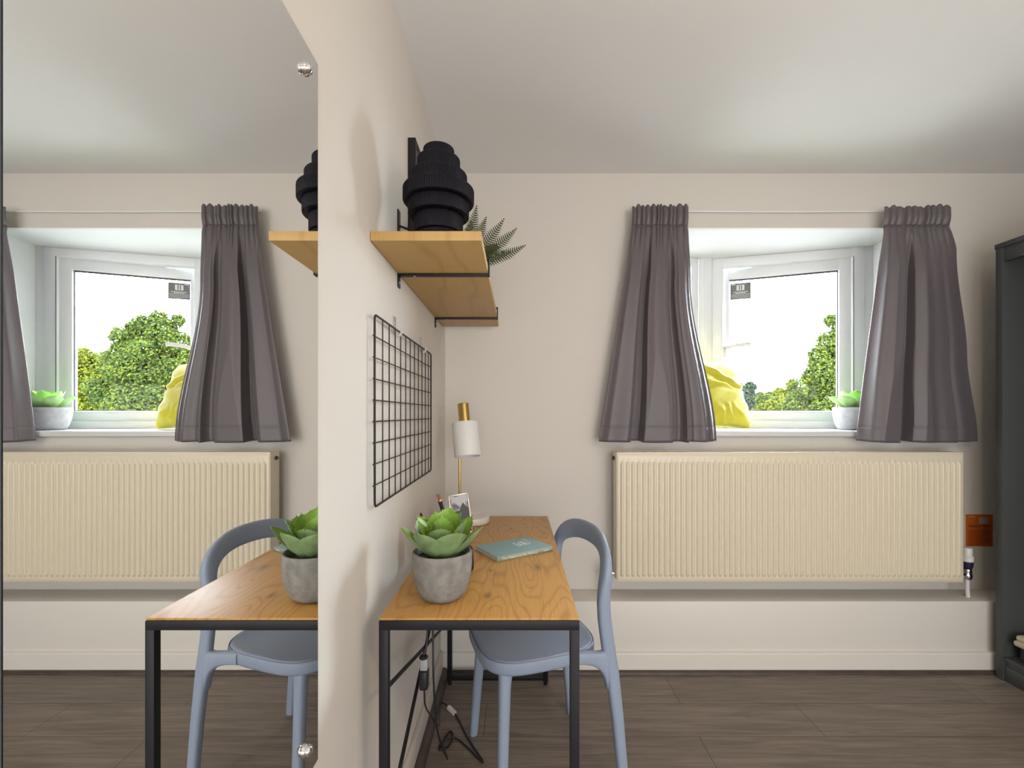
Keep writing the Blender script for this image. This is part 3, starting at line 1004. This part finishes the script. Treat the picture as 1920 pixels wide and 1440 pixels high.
# ------------------------------------------------------------------ succulents
def succulent_leaf(mb, L, W, az, el, org, r0, bend=.25, cup=.30, teeth=True, roll=0.0, spine=.006):
    prof = [(0, .42), (.2, .68), (.42, .94), (.58, 1.0), (.72, .92), (.85, .66), (.94, .32), (1.0, .015)]
    d = Vector((math.cos(el) * math.cos(az), math.cos(el) * math.sin(az), math.sin(el)))
    nrm = Vector((-math.sin(el) * math.cos(az), -math.sin(el) * math.sin(az), math.cos(el)))
    sx = d.cross(nrm)
    if roll:
        q = Matrix.Rotation(roll, 3, d)
        nrm, sx = q @ nrm, q @ sx
    o = Vector(org) + Vector((math.cos(az), math.sin(az), 0)) * r0
    nu, nv = 11, 17

    def P(u, v, side):
        w = interp(prof, v, False) * W / 2
        a = (u - .5) * 2
        th = .0038 * (1 - a * a) * (1 - v ** 4) * side
        z = bend * L * (v ** 2.2 - .25 * v) * .8 + cup * w * a * a + th - .012 * L * math.exp(-(a / .12) ** 2) * (1 if side > 0 else 0)
        return o + d * (L * v) + sx * (w * a) + nrm * z
    mb.grid(lambda u, v: P(u, v, 1), nu, nv, mi=0)
    mb.grid(lambda u, v: P(u, v, -1), nu, nv, mi=1, flip=True)
    if teeth:
        for v in [.40 + .085 * i for i in range(7)]:
            for u in (0, 1):
                p = P(u, v, 1)
                q = P(u, v + .03, 1)
                outd = sx * (1 if u else -1) + d * .7
                mb.add([p, q, (p + q) / 2 + outd.normalized() * .0034], [[0, 1, 2]], 0)
    t = P(.5, 1, 1)
    pv = P(.5, .95, 1)
    e = (t - pv).normalized()
    mb.tube([pv, t, t + e * spine], [.0022, .0014, .0003], 6, mi=0)


px, py, pz = -.180, 1.116, DZ
pl = thing('potted_succulent', (px, py, pz), 'green spiky succulent in a round grey concrete pot on the near end of the desk', 'plant')
pp = [(.034, 0), (.042, .0015), (.0495, .007), (.056, .016), (.0625, .031), (.0675, .046), (.0702, .060), (.0720, .084), (.0724, .104), (.0720, .111), (.0705, .1145), (.0665, .1145), (.0640, .110), (.0620, .09)]
MB().lathe(pp, 72, T=Matrix.Translation((px, py, pz))).build('pot', M['concrete'], pl, smooth=60)
MB().lathe([(.0005, .098), (.0635, .098)], 32, T=Matrix.Translation((px, py, pz)), cap=False).build('soil', M['soil'], pl)
lf = MB()
org = (px, py, pz + .098)
for az, el, L, W in ((-118, 40, .100, .080), (-60, 42, .098, .084), (-8, 36, .108, .066), (38, 45, .108, .070), (92, 48, .115, .078), (140, 44, .108, .070), (192, 36, .108, .062)):
    succulent_leaf(lf, L, W, R(az), R(el), org, .020)
for az, el, L, W in ((-86, 56, .078, .070), (-20, 50, .098, .058), (28, 60, .098, .064), (76, 64, .108, .078), (122, 62, .098, .060), (172, 50, .100, .058)):
    succulent_leaf(lf, L, W, R(az), R(el), (org[0], org[1], org[2] + .008), .010)
for az, el, L, W in ((-40, 74, .060, .045), (100, 76, .085, .06), (200, 72, .075, .05)):
    succulent_leaf(lf, L, W, R(az), R(el), (org[0], org[1], org[2] + .010), .004)
lf.build('leaves', [M['leaf_in'], M['leaf_out']], pl, smooth=70)

px, py, pz = 1.745, 2.365, SILL
pl = thing('potted_succulent', (px, py, pz), 'pale green succulent in a low grey concrete bowl on the window sill', 'plant')
pp = [(.05, 0), (.066, .0015), (.074, .008), (.084, .028), (.092, .06), (.0965, .098), (.0965, .112), (.094, .116), (.089, .116), (.087, .110), (.085, .09)]
MB().lathe(pp, 72, T=Matrix.Translation((px, py, pz))).build('pot', M['concrete2'], pl, smooth=60)
MB().lathe([(.0005, .104), (.087, .104)], 32, T=Matrix.Translation((px, py, pz)), cap=False).build('soil', M['soil'], pl)
lf = MB()
for k, az in enumerate((-150, -95, -45, 5, 55, 110, 165)):
    succulent_leaf(lf, .118, .082, R(az), R(30 + 4 * (k % 2)), (px, py, pz + .104), .028, bend=.2)
for k, az in enumerate((-120, -60, -5, 60, 120, 180)):
    succulent_leaf(lf, .105, .068, R(az), R(50), (px, py, pz + .112), .012)
for k, az in enumerate((-90, 30, 150)):
    succulent_leaf(lf, .075, .05, R(az), R(70), (px, py, pz + .115), .005)
lf.build('leaves', [M['leaf2_in'], M['leaf2_out']], pl, smooth=70)

# ------------------------------------------------------------------ things on the desk
# book: spine towards the camera
ba = math.atan2(.113, .1765)
bk = thing('book', (-.0595, 1.383, DZ), 'teal hardback book lying flat on the oak desk', 'book', rz=ba)
WB = WORLD[bk.name]
bl, bw_, bt = .210, .140, .0155
MB().box(0, bl, -.001, bw_, bt - .0022, bt, bev=.0008, T=WB).box(0, bl, -.001, bw_, 0, .0022, bev=.0008, T=WB).build('cover', M['teal'], bk)
MB().grid(lambda u, v: WB @ Vector((u * bl, -.0012 - .0022 * math.sin(math.pi * v), v * bt)), 2, 9).build('spine', M['spine'], bk, solid=.0012)
MB().box(.003, bl - .003, .001, bw_ - .004, .002, bt - .002, T=WB).build('pages', M['pages'], bk)
TS = WB @ Matrix.Translation((.016, -.0042, .0040)) @ Matrix.Rotation(R(90), 4, 'X')
text_mb('The Makers in the Making', .0125, TS).build('spine_title', M['ink'], bk)
mbx = MB().box(.172, .195, -.0046, -.0036, .0062, .0086, T=WB)
mbx.build('spine_print', M['ink'], bk)
lt = MB()
for (a, b, c_, d) in ((.118, .123, .060, .100), (.118, .138, .060, .066), (.130, .135, .066, .092), (.142, .147, .058, .104), (.142, .162, .076, .082), (.150, .155, .062, .104), (.150, .166, .060, .066), (.172, .1755, .070, .120)):
    lt.box(a, b, c_, d, bt, bt + .0004, T=WB)
lt.build('cover_print', M['ink'], bk)

# lamp
lx, ly = -.186, 1.890
lp = thing('table_lamp', (lx, ly, DZ), 'brass lamp with white cylinder shade and marble base on the desk', 'lamp')
MB().lathe([(.070, 0), (.074, .002), (.075, .006), (.075, .024), (.073, .027), (.05, .0275)], 64, T=Matrix.Translation((lx, ly, DZ))).build('base', M['marble'], lp)
plx, ply = -.239, 1.938
MB().tube([(plx, ply, DZ + .027), (plx, ply, 1.10)], .0055, 16).build('pole', M['brass'], lp)
axis = Vector((-.11, .20, 1)).normalized()
bc = Vector(((877 - VX) * 1.86 / F0, 1.86, CZ - (856 - VY) * 1.86 / F0))
q = axis.to_track_quat('Z', 'Y').to_matrix().to_4x4()
TL = Matrix.Translation(bc) @ q
MB().lathe([(.0525, .0), (.054, .0), (.054, .136), (.0525, .139), (.02, .139), (.02, .136), (.0515, .136), (.0525, 0)], 64, T=TL, cap=False).build('shade', M['white_metal'], lp, smooth=30)
MB().lathe([(.0235, .1385), (.0235, .218), (.022, .220), (.019, .220), (.019, .214)], 48, T=TL).build('cap', M['brass'], lp)
jt = TL @ Vector((0, 0, .10))
MB().tube([(plx, ply, 1.095), jt], .005, 10).build('joint', M['brass'], lp)
MB().lathe([(.014, .07), (.016, .08), (.016, .136)], 24, T=TL).build('bulb_holder', M['whitep'], lp)

# small silver photo frame
fr_ = thing('photo_frame', (-.19, 1.69, DZ), 'small silver photo frame with monochrome print standing on the desk', 'photo frame')
TF = Matrix.Translation((-.196, 1.690, DZ)) @ Matrix.Rotation(R(14), 4, 'Z') @ Matrix.Rotation(R(-12), 4, 'X') @ Matrix.Rotation(R(-6), 4, 'Y')
hw, hh = .038, .151
f = MB()
for (a, b, c_, d) in ((-hw, -hw + .005, .005, hh), (hw - .005, hw, .005, hh), (-hw, hw, hh - .005, hh), (-hw, hw, .005, .010)):
    f.box(a, b, -.005, .005, c_, d, bev=.0012, T=TF)
f.build('frame', M['silver'], fr_)
MB().box(-hw + .003, hw - .003, -.001, .003, .008, hh - .003, T=TF).build('print', M['print'], fr_)
mt = MB()
mt.add([(-.002, -.0014, .088), (.034, -.0014, .088), (.030, -.0014, .100), (.022, -.0014, .106), (.014, -.0014, .118), (.006, -.0014, .106)], [[0, 1, 2, 3, 4, 5]], T=TF)
mt.add([(-.035, -.0013, .012), (.034, -.0013, .012), (.034, -.0013, .090), (-.010, -.0013, .090), (-.035, -.0013, .084)], [[0, 1, 2, 3, 4]], T=TF)
mt.build('print_motif', M['printdark'], fr_, smooth=0)
MB().tube([TF @ Vector((0, .005, .10)), Vector((-.165, 1.768, DZ + .004))], .0035, 8).build('easel', M['silver'], fr_)

# straw-rimmed pencil pot with a brush
cu = thing('pencil_pot', (-.213, 1.47, DZ), 'straw coloured pencil pot standing behind the succulent', 'pot')
cpx, cpy = -.213, 1.470
MB().lathe([(.030, 0), (.032, .004), (.033, .118), (.030, .118), (.029, .01)], 40, T=Matrix.Translation((cpx, cpy, DZ)), mod=lambda th, z: 1 + .012 * math.cos(40 * th)).build('body', M['wicker'], cu)
rim = [(cpx + .032 * math.cos(2 * math.pi * i / 40), cpy + .032 * math.sin(2 * math.pi * i / 40), DZ + .119) for i in range(40)]
MB().tube(rim, .003, 8, closed=True).build('rim', M['wicker'], cu)
bru = thing('brush', (cpx, cpy, DZ + .012), 'black handled brush with copper tip leaning in the pencil pot', 'brush')
q0, q1 = Vector((-.2, 1.478, DZ + .015)), on(825, 940, 1.46)
e = (q1 - q0).normalized()
MB().tube([q0, q0.lerp(q1, .6), q1], [.004, .006, .0068], 12).build('handle', M['blackp'], bru)
MB().tube([q1 - e * .001, q1 + e * .006], [.0062, .0060], 12).build('ferrule', M['copper'], bru)
br = MB()
for i in range(9):
    a = i * 2.4
    o_ = Vector((math.cos(a), math.sin(a) * .5, 0)) * .0035
    br.tube([q1 + e * .005 + o_, q1 + e * .024 + o_ * 1.6], [.0016, .0008], 6)
br.build('bristles', M['copper'], bru)

# low black jar behind the pot
MBj = MB().lathe([(.030, 0), (.036, .003), (.040, .012), (.0405, .03), (.039, .05), (.036, .062), (.037, .068), (.033, .069), (.032, .05)], 48, T=Matrix.Translation((-.160, 1.292, DZ)), mod=lambda th, z: 1 + .008 * math.cos(22 * th))
tag(MBj.build('black_jar', M['blackm']), 'low black jar on the desk hidden mostly behind the succulent pot', 'jar')
# black wire triangle near the wall
p = [on(789, 985, 1.40), on(789.5, 964, 1.40), on(800, 984, 1.43)]
base0, base1 = Vector((p[0].x, 1.40, DZ + .0035)), Vector((p[2].x, 1.43, DZ + .0035))
mh = MB().tube([base0, p[1], base1], .0045, 8)
mh.tube([base0, base1, base1 + Vector((.0, .045, 0)), base0 + Vector((0, .045, 0))], .0035, 8, closed=True)
tag(mh.build('wire_stand', M['blackp']), 'black triangular wire stand on the desk against the wall behind the succulent', 'stand')

# ------------------------------------------------------------------ chair
ca_ = R(17.0)
ch = thing('dining_chair', (.087, 1.557, 0), 'blue grey moulded plastic chair with open hoop back pushed under the desk', 'chair', rz=ca_)
WC = WORLD[ch.name]
SZ = .452


def se(th, a, b, n):
    c, s_ = math.cos(th), math.sin(th)
    return math.copysign(abs(c) ** (2 / n), c) * a, math.copysign(abs(s_) ** (2 / n), s_) * b


def seat_pt(th, k, z):
    x, y = se(th, .195 * k, .197 * k, 3.4)
    # narrower towards the back
    y *= 1 - .10 * (x + .195) / .39
    return (x - .043, y, z)


st = MB()
rings = [(0.0005, -.012), (.35, -.011), (.6, -.008), (.8, -.004), (.90, -.001), (.945, 0.0), (.965, -.0012), (.972, -.004), (.972, -.010)]
st.grid(lambda u, v: seat_pt(2 * math.pi * u, rings[round(v * (len(rings) - 1))][0], SZ + rings[round(v * (len(rings) - 1))][1]), 96, len(rings), wrap=True, T=WC)
st.build('seat', M['chair'], ch, smooth=50)
fr2 = [(.955, -.012), (.978, -.006), (.984, -.0025), (.992, -.0030), (1.0, -.008), (1.002, -.018), (.996, -.033), (.982, -.040), (.94, -.042), (.85, -.038), (.5, -.036), (.0005, -.034)]
st = MB()
st.grid(lambda u, v: seat_pt(2 * math.pi * u, fr2[round(v * (len(fr2) - 1))][0], SZ + fr2[round(v * (len(fr2) - 1))][1]), 96, len(fr2), wrap=True, T=WC)
# arms that run from the seat frame into the rear uprights
for sg in (-1, 1):
    stn = [(.04, .170, .4120, .4490), (.07, .177, .4115, .4500), (.090, .184, .4090, .4505), (.105, .190, .4030, .4510), (.117, .1935, .3930, .4515), (.126, .195, .3790, .4535), (.133, .1955, .3590, .4580), (.139, .1958, .3300, .4660)]
    cc = catmull([(x, b, t) for x, _, b, t in stn], 4)
    yy = catmull([(x, y, 0) for x, y, _, _ in stn], 4)
    pts = [(p.x, sg * q.y, (p.y + p.z) / 2) for p, q in zip(cc, yy)]
    st.sweep(pts, [(Vector((0, 1, 0)), Vector((0, 0, 1)))] * len(pts), [(.0150, (p.z - p.y) / 2) for p in cc], 24, 3.6, T=WC)
st.build('seat_frame', M['chair'], ch, smooth=60)
Xa, Ya = Vector((1, 0, 0)), Vector((0, 1, 0))
for sg in (-1, 1):
    # front leg with a flared root
    zz = [.0, .01, .10, .25, .36, .385, .400, .412, .430]
    pts = [(lerp(-.196, -.170, z / .45), sg * lerp(.196, .147, z / .45), z) for z in zz]
    sz = [(.0140, .0140), (.0150, .0150), (.0155, .0155), (.0165, .0165), (.018, .018), (.0188, .0182), (.0205, .0186), (.0225, .019), (.0235, .019)]
    pts = [(p[0] + max(0, s_[0] - .018) * .6, p[1] - sg * max(0, s_[1] - .018) * .4, p[2]) for p, s_ in zip(pts, sz)]
    MB().sweep(pts, [(Xa, Ya)] * len(pts), sz, 18, 2.6, T=WC).build('leg', M['chair'], ch, smooth=60)
for sg in (-1, 1):
    ctl = [(.197, .202, 0, .0150, .0150), (.196, .202, .01, .0165, .0155), (.188, .201, .10, .0170, .0155), (.176, .199, .23, .0185, .016), (.163, .197, .34, .0205, .016),
           (.155, .1965, .40, .0215, .0158), (.149, .196, .43, .0215, .0156), (.1455, .195, .465, .0208, .0154)]
    MB().sweep([(a, sg * b, z) for a, b, z, _, _ in ctl], [(Xa, Ya)] * len(ctl), [(s1, s2) for *_, s1, s2 in ctl], 28, 2.8, T=WC).build('leg', M['chair'], ch, smooth=60)
pts, fr, sz = [], [], []
up = [(.1465, .195, .445), (.1455, .195, .458), (.139, .1955, .50), (.132, .196, .55), (.129, .196, .60), (.132, .1955, .645)]
for (a, b, z) in up:
    pts.append(Vector((a, -b, z)))
arc = []
for i in range(65):
    th = math.pi * i / 64
    y, z = se(th, .195, .105, 2.5)
    arc.append(Vector((0, -y, .660 + z)))
for p in arc:
    tq = (p.z - .645) / .125
    plan = 1 - (p.y / .195) ** 2
    p.x = .132 + .020 * max(0, tq) + .028 * plan * max(0, min(1, tq))
pts += arc
for (a, b, z) in reversed(up):
    pts.append(Vector((a, b, z)))
n = len(pts)
for i in range(n):
    t = (pts[min(i + 1, n - 1)] - pts[max(i - 1, 0)]).normalized()
    A = Xa - t * Xa.dot(t)
    A.normalize()
    B = t.cross(A)
    fr.append((A, B))
    h = smooth((pts[i].z - .56) / .20) * (1 - .30 * (abs(pts[i].y) / .195) ** 6)
    sz.append((lerp(.0206, .0100, h), lerp(.0153, .034, h)))
MB().sweep(pts, fr, sz, 28, 2.8, T=WC).build('backrest', M['chair'], ch, smooth=60)

# ------------------------------------------------------------------ cushion on the sill
cuo = Vector((1.083, 2.388, SILL))
yaw = math.atan2(.165, .365)
TC = Matrix.Translation(cuo) @ Matrix.Rotation(yaw, 4, 'Z') @ Matrix.Rotation(R(-19), 4, 'X') @ Matrix.Rotation(R(3.5), 4, 'Y')
cm = MB()
HW = .190


def cushP(u, v, sd):
    a, b = 2 * u - 1, 2 * v - 1
    ex = 1 - .045 * (1 - abs(b) ** 2.2) - 0
    ez = 1 - .045 * (1 - abs(a) ** 2.2)
    k = max(0, (1 - a ** 4)) ** .55 * max(0, (1 - b ** 4)) ** .55
    th = .060 * k * (1 + .25 * -b * .8)
    wr_ = .007 * math.exp(-((b - .50 + .30 * a + .10 * math.sin(3 * a)) / .08) ** 2) - .011 * math.exp(-((b - .36 + .22 * a + .08 * math.sin(3 * a)) / .07) ** 2)
    wr_ += .006 * math.exp(-((b - .20 + .10 * a) / .06) ** 2) * (1 - a) * .5 - .005 * math.exp(-((b - .08 + .30 * a * a) / .05) ** 2) * (1 - a) * .5
    wr_ += .007 * math.sin(13 * a + 8 * b + 2 * math.sin(5 * a)) * max(0, -b - .35) * 1.4 + .003 * math.sin(11 * b - 7 * a)
    wr_ *= 1.6 * min(1, k * 1.6)
    return Vector((a * HW * ex, -sd * (th + wr_), .192 + b * HW * ez))


cm.grid(lambda u, v: cushP(u, v, 1), 60, 60, T=TC)
cm.grid(lambda u, v: cushP(u, v, -1), 60, 60, T=TC, flip=True)
zmin = min(v.z for v in cm.v)
for v in cm.v:
    v.z += SILL - zmin + .0005
    if v.z < SILL + .012:
        pass
co = cm.build('cushion', M['cushion'], smooth=80)
tag(co, 'yellow green velvet cushion leaning in the corner of the window sill', 'cushion')

# ------------------------------------------------------------------ open cabinet on the right
KX, KY0, KY1, KZ = 2.150, 1.05, 2.058, 1.937
kb = thing('open_cabinet', (2.42, 1.55, 0), 'dark grey open fronted tall cabinet at the right edge beside the window wall', 'cabinet')
for y in (KY0, KY1 - .032):
    s_ = MB().box(KX, 2.68, y, y + .032, 0, KZ - .02, bev=.002)
    s_.build('side_panel', M['cabinet'], kb)
MB().box(KX - .003, 2.69, KY0 - .012, KY1 + .002, KZ - .022, KZ, bev=.002).build('top', M['cabinet'], kb)
MB().box(KX + .003, KX + .022, KY0 + .032, KY1 - .032, KZ - .085, KZ - .022, bev=.002).build('fascia', M['cabinet'], kb)
MB().box(2.664, 2.68, KY0 + .032, KY1 - .032, .0, KZ - .022).build('back_panel', M['cabinet'], kb)
MB().box(KX + .004, 2.664, KY0 + .032, KY1 - .032, .088, .106, bev=.002).build('bottom_shelf', M['cabinet'], kb)
MB().box(KX + .006, KX + .024, KY0 + .032, KY1 - .032, 0.0, .068, bev=.002).box(KX + .012, KX + .024, KY0 + .032, KY1 - .032, .068, .088).build('plinth', M['cabinet'], kb)
bx = thing('storage_box', (2.40, 1.80, .106), 'charcoal storage box standing on the bottom shelf of the dark open cabinet', 'box')
MB().box(2.180, 2.60, 1.62, 1.985, .1065, .172, bev=.004).build('body', M['darkbox'], bx)
th_ = MB()
th_.box(2.160, 2.60, 1.58, 1.998, .1725, .197, bev=.010, seg=3)
th_.box(2.164, 2.60, 1.60, 1.992, .196, .222, bev=.011, seg=3)
tag(th_.build('folded_throw', M['cream'], smooth=60), 'cream folded throw on top of the box inside the dark cabinet', 'blanket')

# ------------------------------------------------------------------ outside
S(MB().box(-60, 80, 3.2, 90, -3.4, -3.2).build('ground', M['lawn']))


def tree(name, label, dist, blobs, leafm, n, size, seed, base=-3.2, group='trees outside the window', depth=1.0):
    """crown made of leaf clusters; blobs = (bearing slope, elevation slope, radius slope) at that distance"""
    rg = np.random.default_rng(seed)
    bl = []
    for (u, el, r) in blobs:
        c = np.array([u * dist, dist + rg.uniform(-.5, .5) * r * dist * depth, CZ + el * dist])
        bl.append((*c, r * dist))
        for k in range(9):
            d = rg.normal(size=3)
            d /= np.linalg.norm(d)
            q = c + d * r * dist * rg.uniform(.6, 1.0)
            bl.append((*q, r * dist * rg.uniform(.22, .42)))
    bl_ = np.array(bl)
    w_ = bl_[:, 3] ** 2
    idx = rg.choice(len(bl_), n, p=w_ / w_.sum())
    d = rg.normal(size=(n, 3))
    d /= np.linalg.norm(d, axis=1, keepdims=True)
    r = bl_[idx, 3] * (rg.uniform(.5, 1.0, n) ** .5)
    c = bl_[idx, :3] + d * r[:, None] + rg.normal(size=(n, 3)) * size * .6
    nrm = d + rg.normal(size=(n, 3)) * .6 + np.array([0, 0, .4])
    nrm /= np.linalg.norm(nrm, axis=1, keepdims=True)
    a = np.cross(nrm, rg.normal(size=(n, 3)))
    a /= np.linalg.norm(a, axis=1, keepdims=True)
    b = np.cross(nrm, a)
    s_ = size * rg.uniform(.6, 1.3, n)[:, None]
    quad = np.stack([c - a * s_, c - b * s_ * .6 + nrm * s_ * .12, c + a * s_, c + b * s_ * .6 + nrm * s_ * .12], 1).reshape(-1, 3)
    cx, cz = bl_[0, 0], bl_[0, 2]
    rad_ = bl_[0, 3]
    root = thing(name, (cx, dist, base), label, 'tree', group)
    me = bpy.data.meshes.new('crown')
    me.vertices.add(n * 4)
    me.vertices.foreach_set('co', (quad - np.array([cx, dist, base])).ravel())
    me.loops.add(n * 4)
    me.loops.foreach_set('vertex_index', np.arange(n * 4))
    me.polygons.add(n)
    me.polygons.foreach_set('loop_start', np.arange(n) * 4)
    me.update(calc_edges=True)
    me.materials.append(leafm)
    o = bpy.data.objects.new('crown', me)
    col.objects.link(o)
    o.parent = root
    t = MB()
    t.tube([(cx, dist, base), (cx + .05, dist, lerp(base, cz, .5)), (cx, dist, cz)], [rad_ * .13, rad_ * .10, rad_ * .05], 10)
    for k in range(0, len(bl_), 10):
        q = bl_[k]
        t.tube([(cx, dist, lerp(base, cz, .7)), (lerp(cx, q[0], .5), lerp(dist, q[1], .5), lerp(cz, q[2], .4)), tuple(q[:3])], [rad_ * .05, rad_ * .03, rad_ * .01], 6)
    t.build('trunk', M['bark'], root)
    return root


tree('broadleaf_tree', 'tall leafy tree filling the right side of the view through the window glass', 13.0,
     [(.740, .100, .070), (.695, .150, .036), (.715, .182, .028), (.688, .205, .013), (.775, .150, .050), (.760, .195, .022), (.660, .085, .040), (.632, .055, .030), (.655, .125, .022),
      (.815, .110, .048), (.800, .165, .025), (.685, .025, .055), (.755, .010, .070), (.612, .020, .026), (.830, .040, .050), (.725, .212, .014), (.735, -.06, .06), (.66, -.03, .04)],
     M['tleaf'], 95000, .042, 1)
tree('broadleaf_tree', 'lower yellow green tree seen only in the mirror, at the hinge side of the window', 16.5,
     [(.885, .060, .060), (.860, .105, .032), (.900, .118, .026), (.930, .085, .055), (.965, .10, .045), (.880, .000, .065), (.95, .01, .06), (.99, .05, .05)], M['tleaf_y'], 60000, .052, 2)
tree('garden_bush', 'round yellow green bush in the middle of the window view below the tall tree', 18.0,
     [(.560, .010, .026), (.545, -.005, .026), (.585, .000, .026), (.572, .022, .016), (.530, -.01, .02), (.60, -.01, .02)], M['tleaf_y'], 16000, .06, 3)
tree('distant_tree', 'hazy blue green distant tree just right of the yellow cushion in the window view', 40.0,
     [(.500, .030, .022), (.510, .060, .010), (.515, .030, .018), (.488, .05, .014), (.50, .0, .03)], M['tleaf_b'], 12000, .13, 5)
tree('distant_tree', 'yellowish distant tree rising behind the bush in the window view', 31.0,
     [(.590, .030, .020), (.575, .045, .012), (.605, .045, .016), (.600, .065, .009), (.59, .0, .03)], M['tleaf_y'], 12000, .10, 6)
tree('distant_tree', 'mid green distant tree between the hazy tree and the bush in the window view', 36.0,
     [(.545, .022, .016), (.535, .034, .010), (.553, .036, .012), (.545, -.01, .025)], M['tleaf'], 9000, .12, 7)
# neighbouring house
hs = thing('house', (25, 48, -3.2), 'neighbouring house with a grey tiled roof behind the bush outside the window', 'house')
HX0, HX1, HY, HR = 21.5, 30.5, 46.0, 2.75
MB().box(HX0 + .3, HX1 - .3, HY + .4, HY + 7, -3.2, .15).build('wall', M['brick'], hs)
rf = MB()
ncs = 14
for i in range(ncs):
    ya, yb = lerp(HY, HY + 3.7, i / ncs), lerp(HY, HY + 3.7, (i + 1) / ncs)
    za, zb = lerp(.0, HR, i / ncs), lerp(.0, HR, (i + 1) / ncs)
    rf.add([(HX0, ya, za + .05), (HX1, ya, za + .05), (HX1, yb, zb + .02), (HX0, yb, zb + .02), (HX0, ya, za - .02), (HX1, ya, za - .02)], [[0, 1, 2, 3], [4, 5, 1, 0]])
rf.add([(HX0, HY + 3.7, HR), (HX1, HY + 3.7, HR), (HX1, HY + 7.4, .0), (HX0, HY + 7.4, .0)], [[0, 1, 2, 3]])
rf.build('roof', M['rooftile'], hs, smooth=0)
MB().tube([(HX0, HY + 3.7, HR + .03), (HX1, HY + 3.7, HR + .03)], .09, 10).build('ridge', M['rooftile'], hs)

# ------------------------------------------------------------------ light
wd = bpy.data.worlds.new('overcast')
scene.world = wd
wd.use_nodes = True
bg = wd.node_tree.nodes['Background']
bg.inputs[0].default_value = (0.84, 0.925, 1.0, 1)
bg.inputs[1].default_value = 46.0


def light(name, typ, loc, rot, energy, color, **kw):
    d = bpy.data.lights.new(name, typ)
    d.energy = energy
    d.color = color
    for k, v in kw.items():
        setattr(d, k, v)
    o = bpy.data.objects.new(name, d)
    o.location = loc
    o.rotation_euler = rot
    col.objects.link(o)
    return o


light('ceiling_lamp', 'POINT', (.85, .12, 1.68), (0, 0, 0), 17.5, (1.0, .83, .65), shadow_soft_size=.09)
light('rear_fill', 'AREA', (1.18, YN + .02, .85), (R(90), 0, 0), 66, (.94, .97, 1.0), shape='RECTANGLE', size=2.9, size_y=1.5)  # added cool fill panel to brighten the room; no window exists behind the camera
light('sun', 'SUN', (0, -5, 10), (R(48), 0, R(-35)), 1.5, (1.0, .95, .84), angle=R(3))

# ------------------------------------------------------------------ camera
cd = bpy.data.cameras.new('camera')
cam = bpy.data.objects.new('camera', cd)
col.objects.link(cam)
cam.location = (0, 0, CZ)
cam.rotation_euler = (R(90), 0, 0)
cd.sensor_width = 36
cd.lens = F0 / 1920 * 36
cd.shift_x = -(VX - 960) / 1920
cd.shift_y = (VY - 720) / 1920
cd.clip_start = .02
cd.clip_end = 300
scene.camera = cam
vs = scene.view_settings
scene.display_settings.display_device = 'sRGB'
vs.view_transform = 'Standard'
vs.look = 'None'
vs.exposure = 0.06
vs.gamma = 1
vs.use_curve_mapping = False
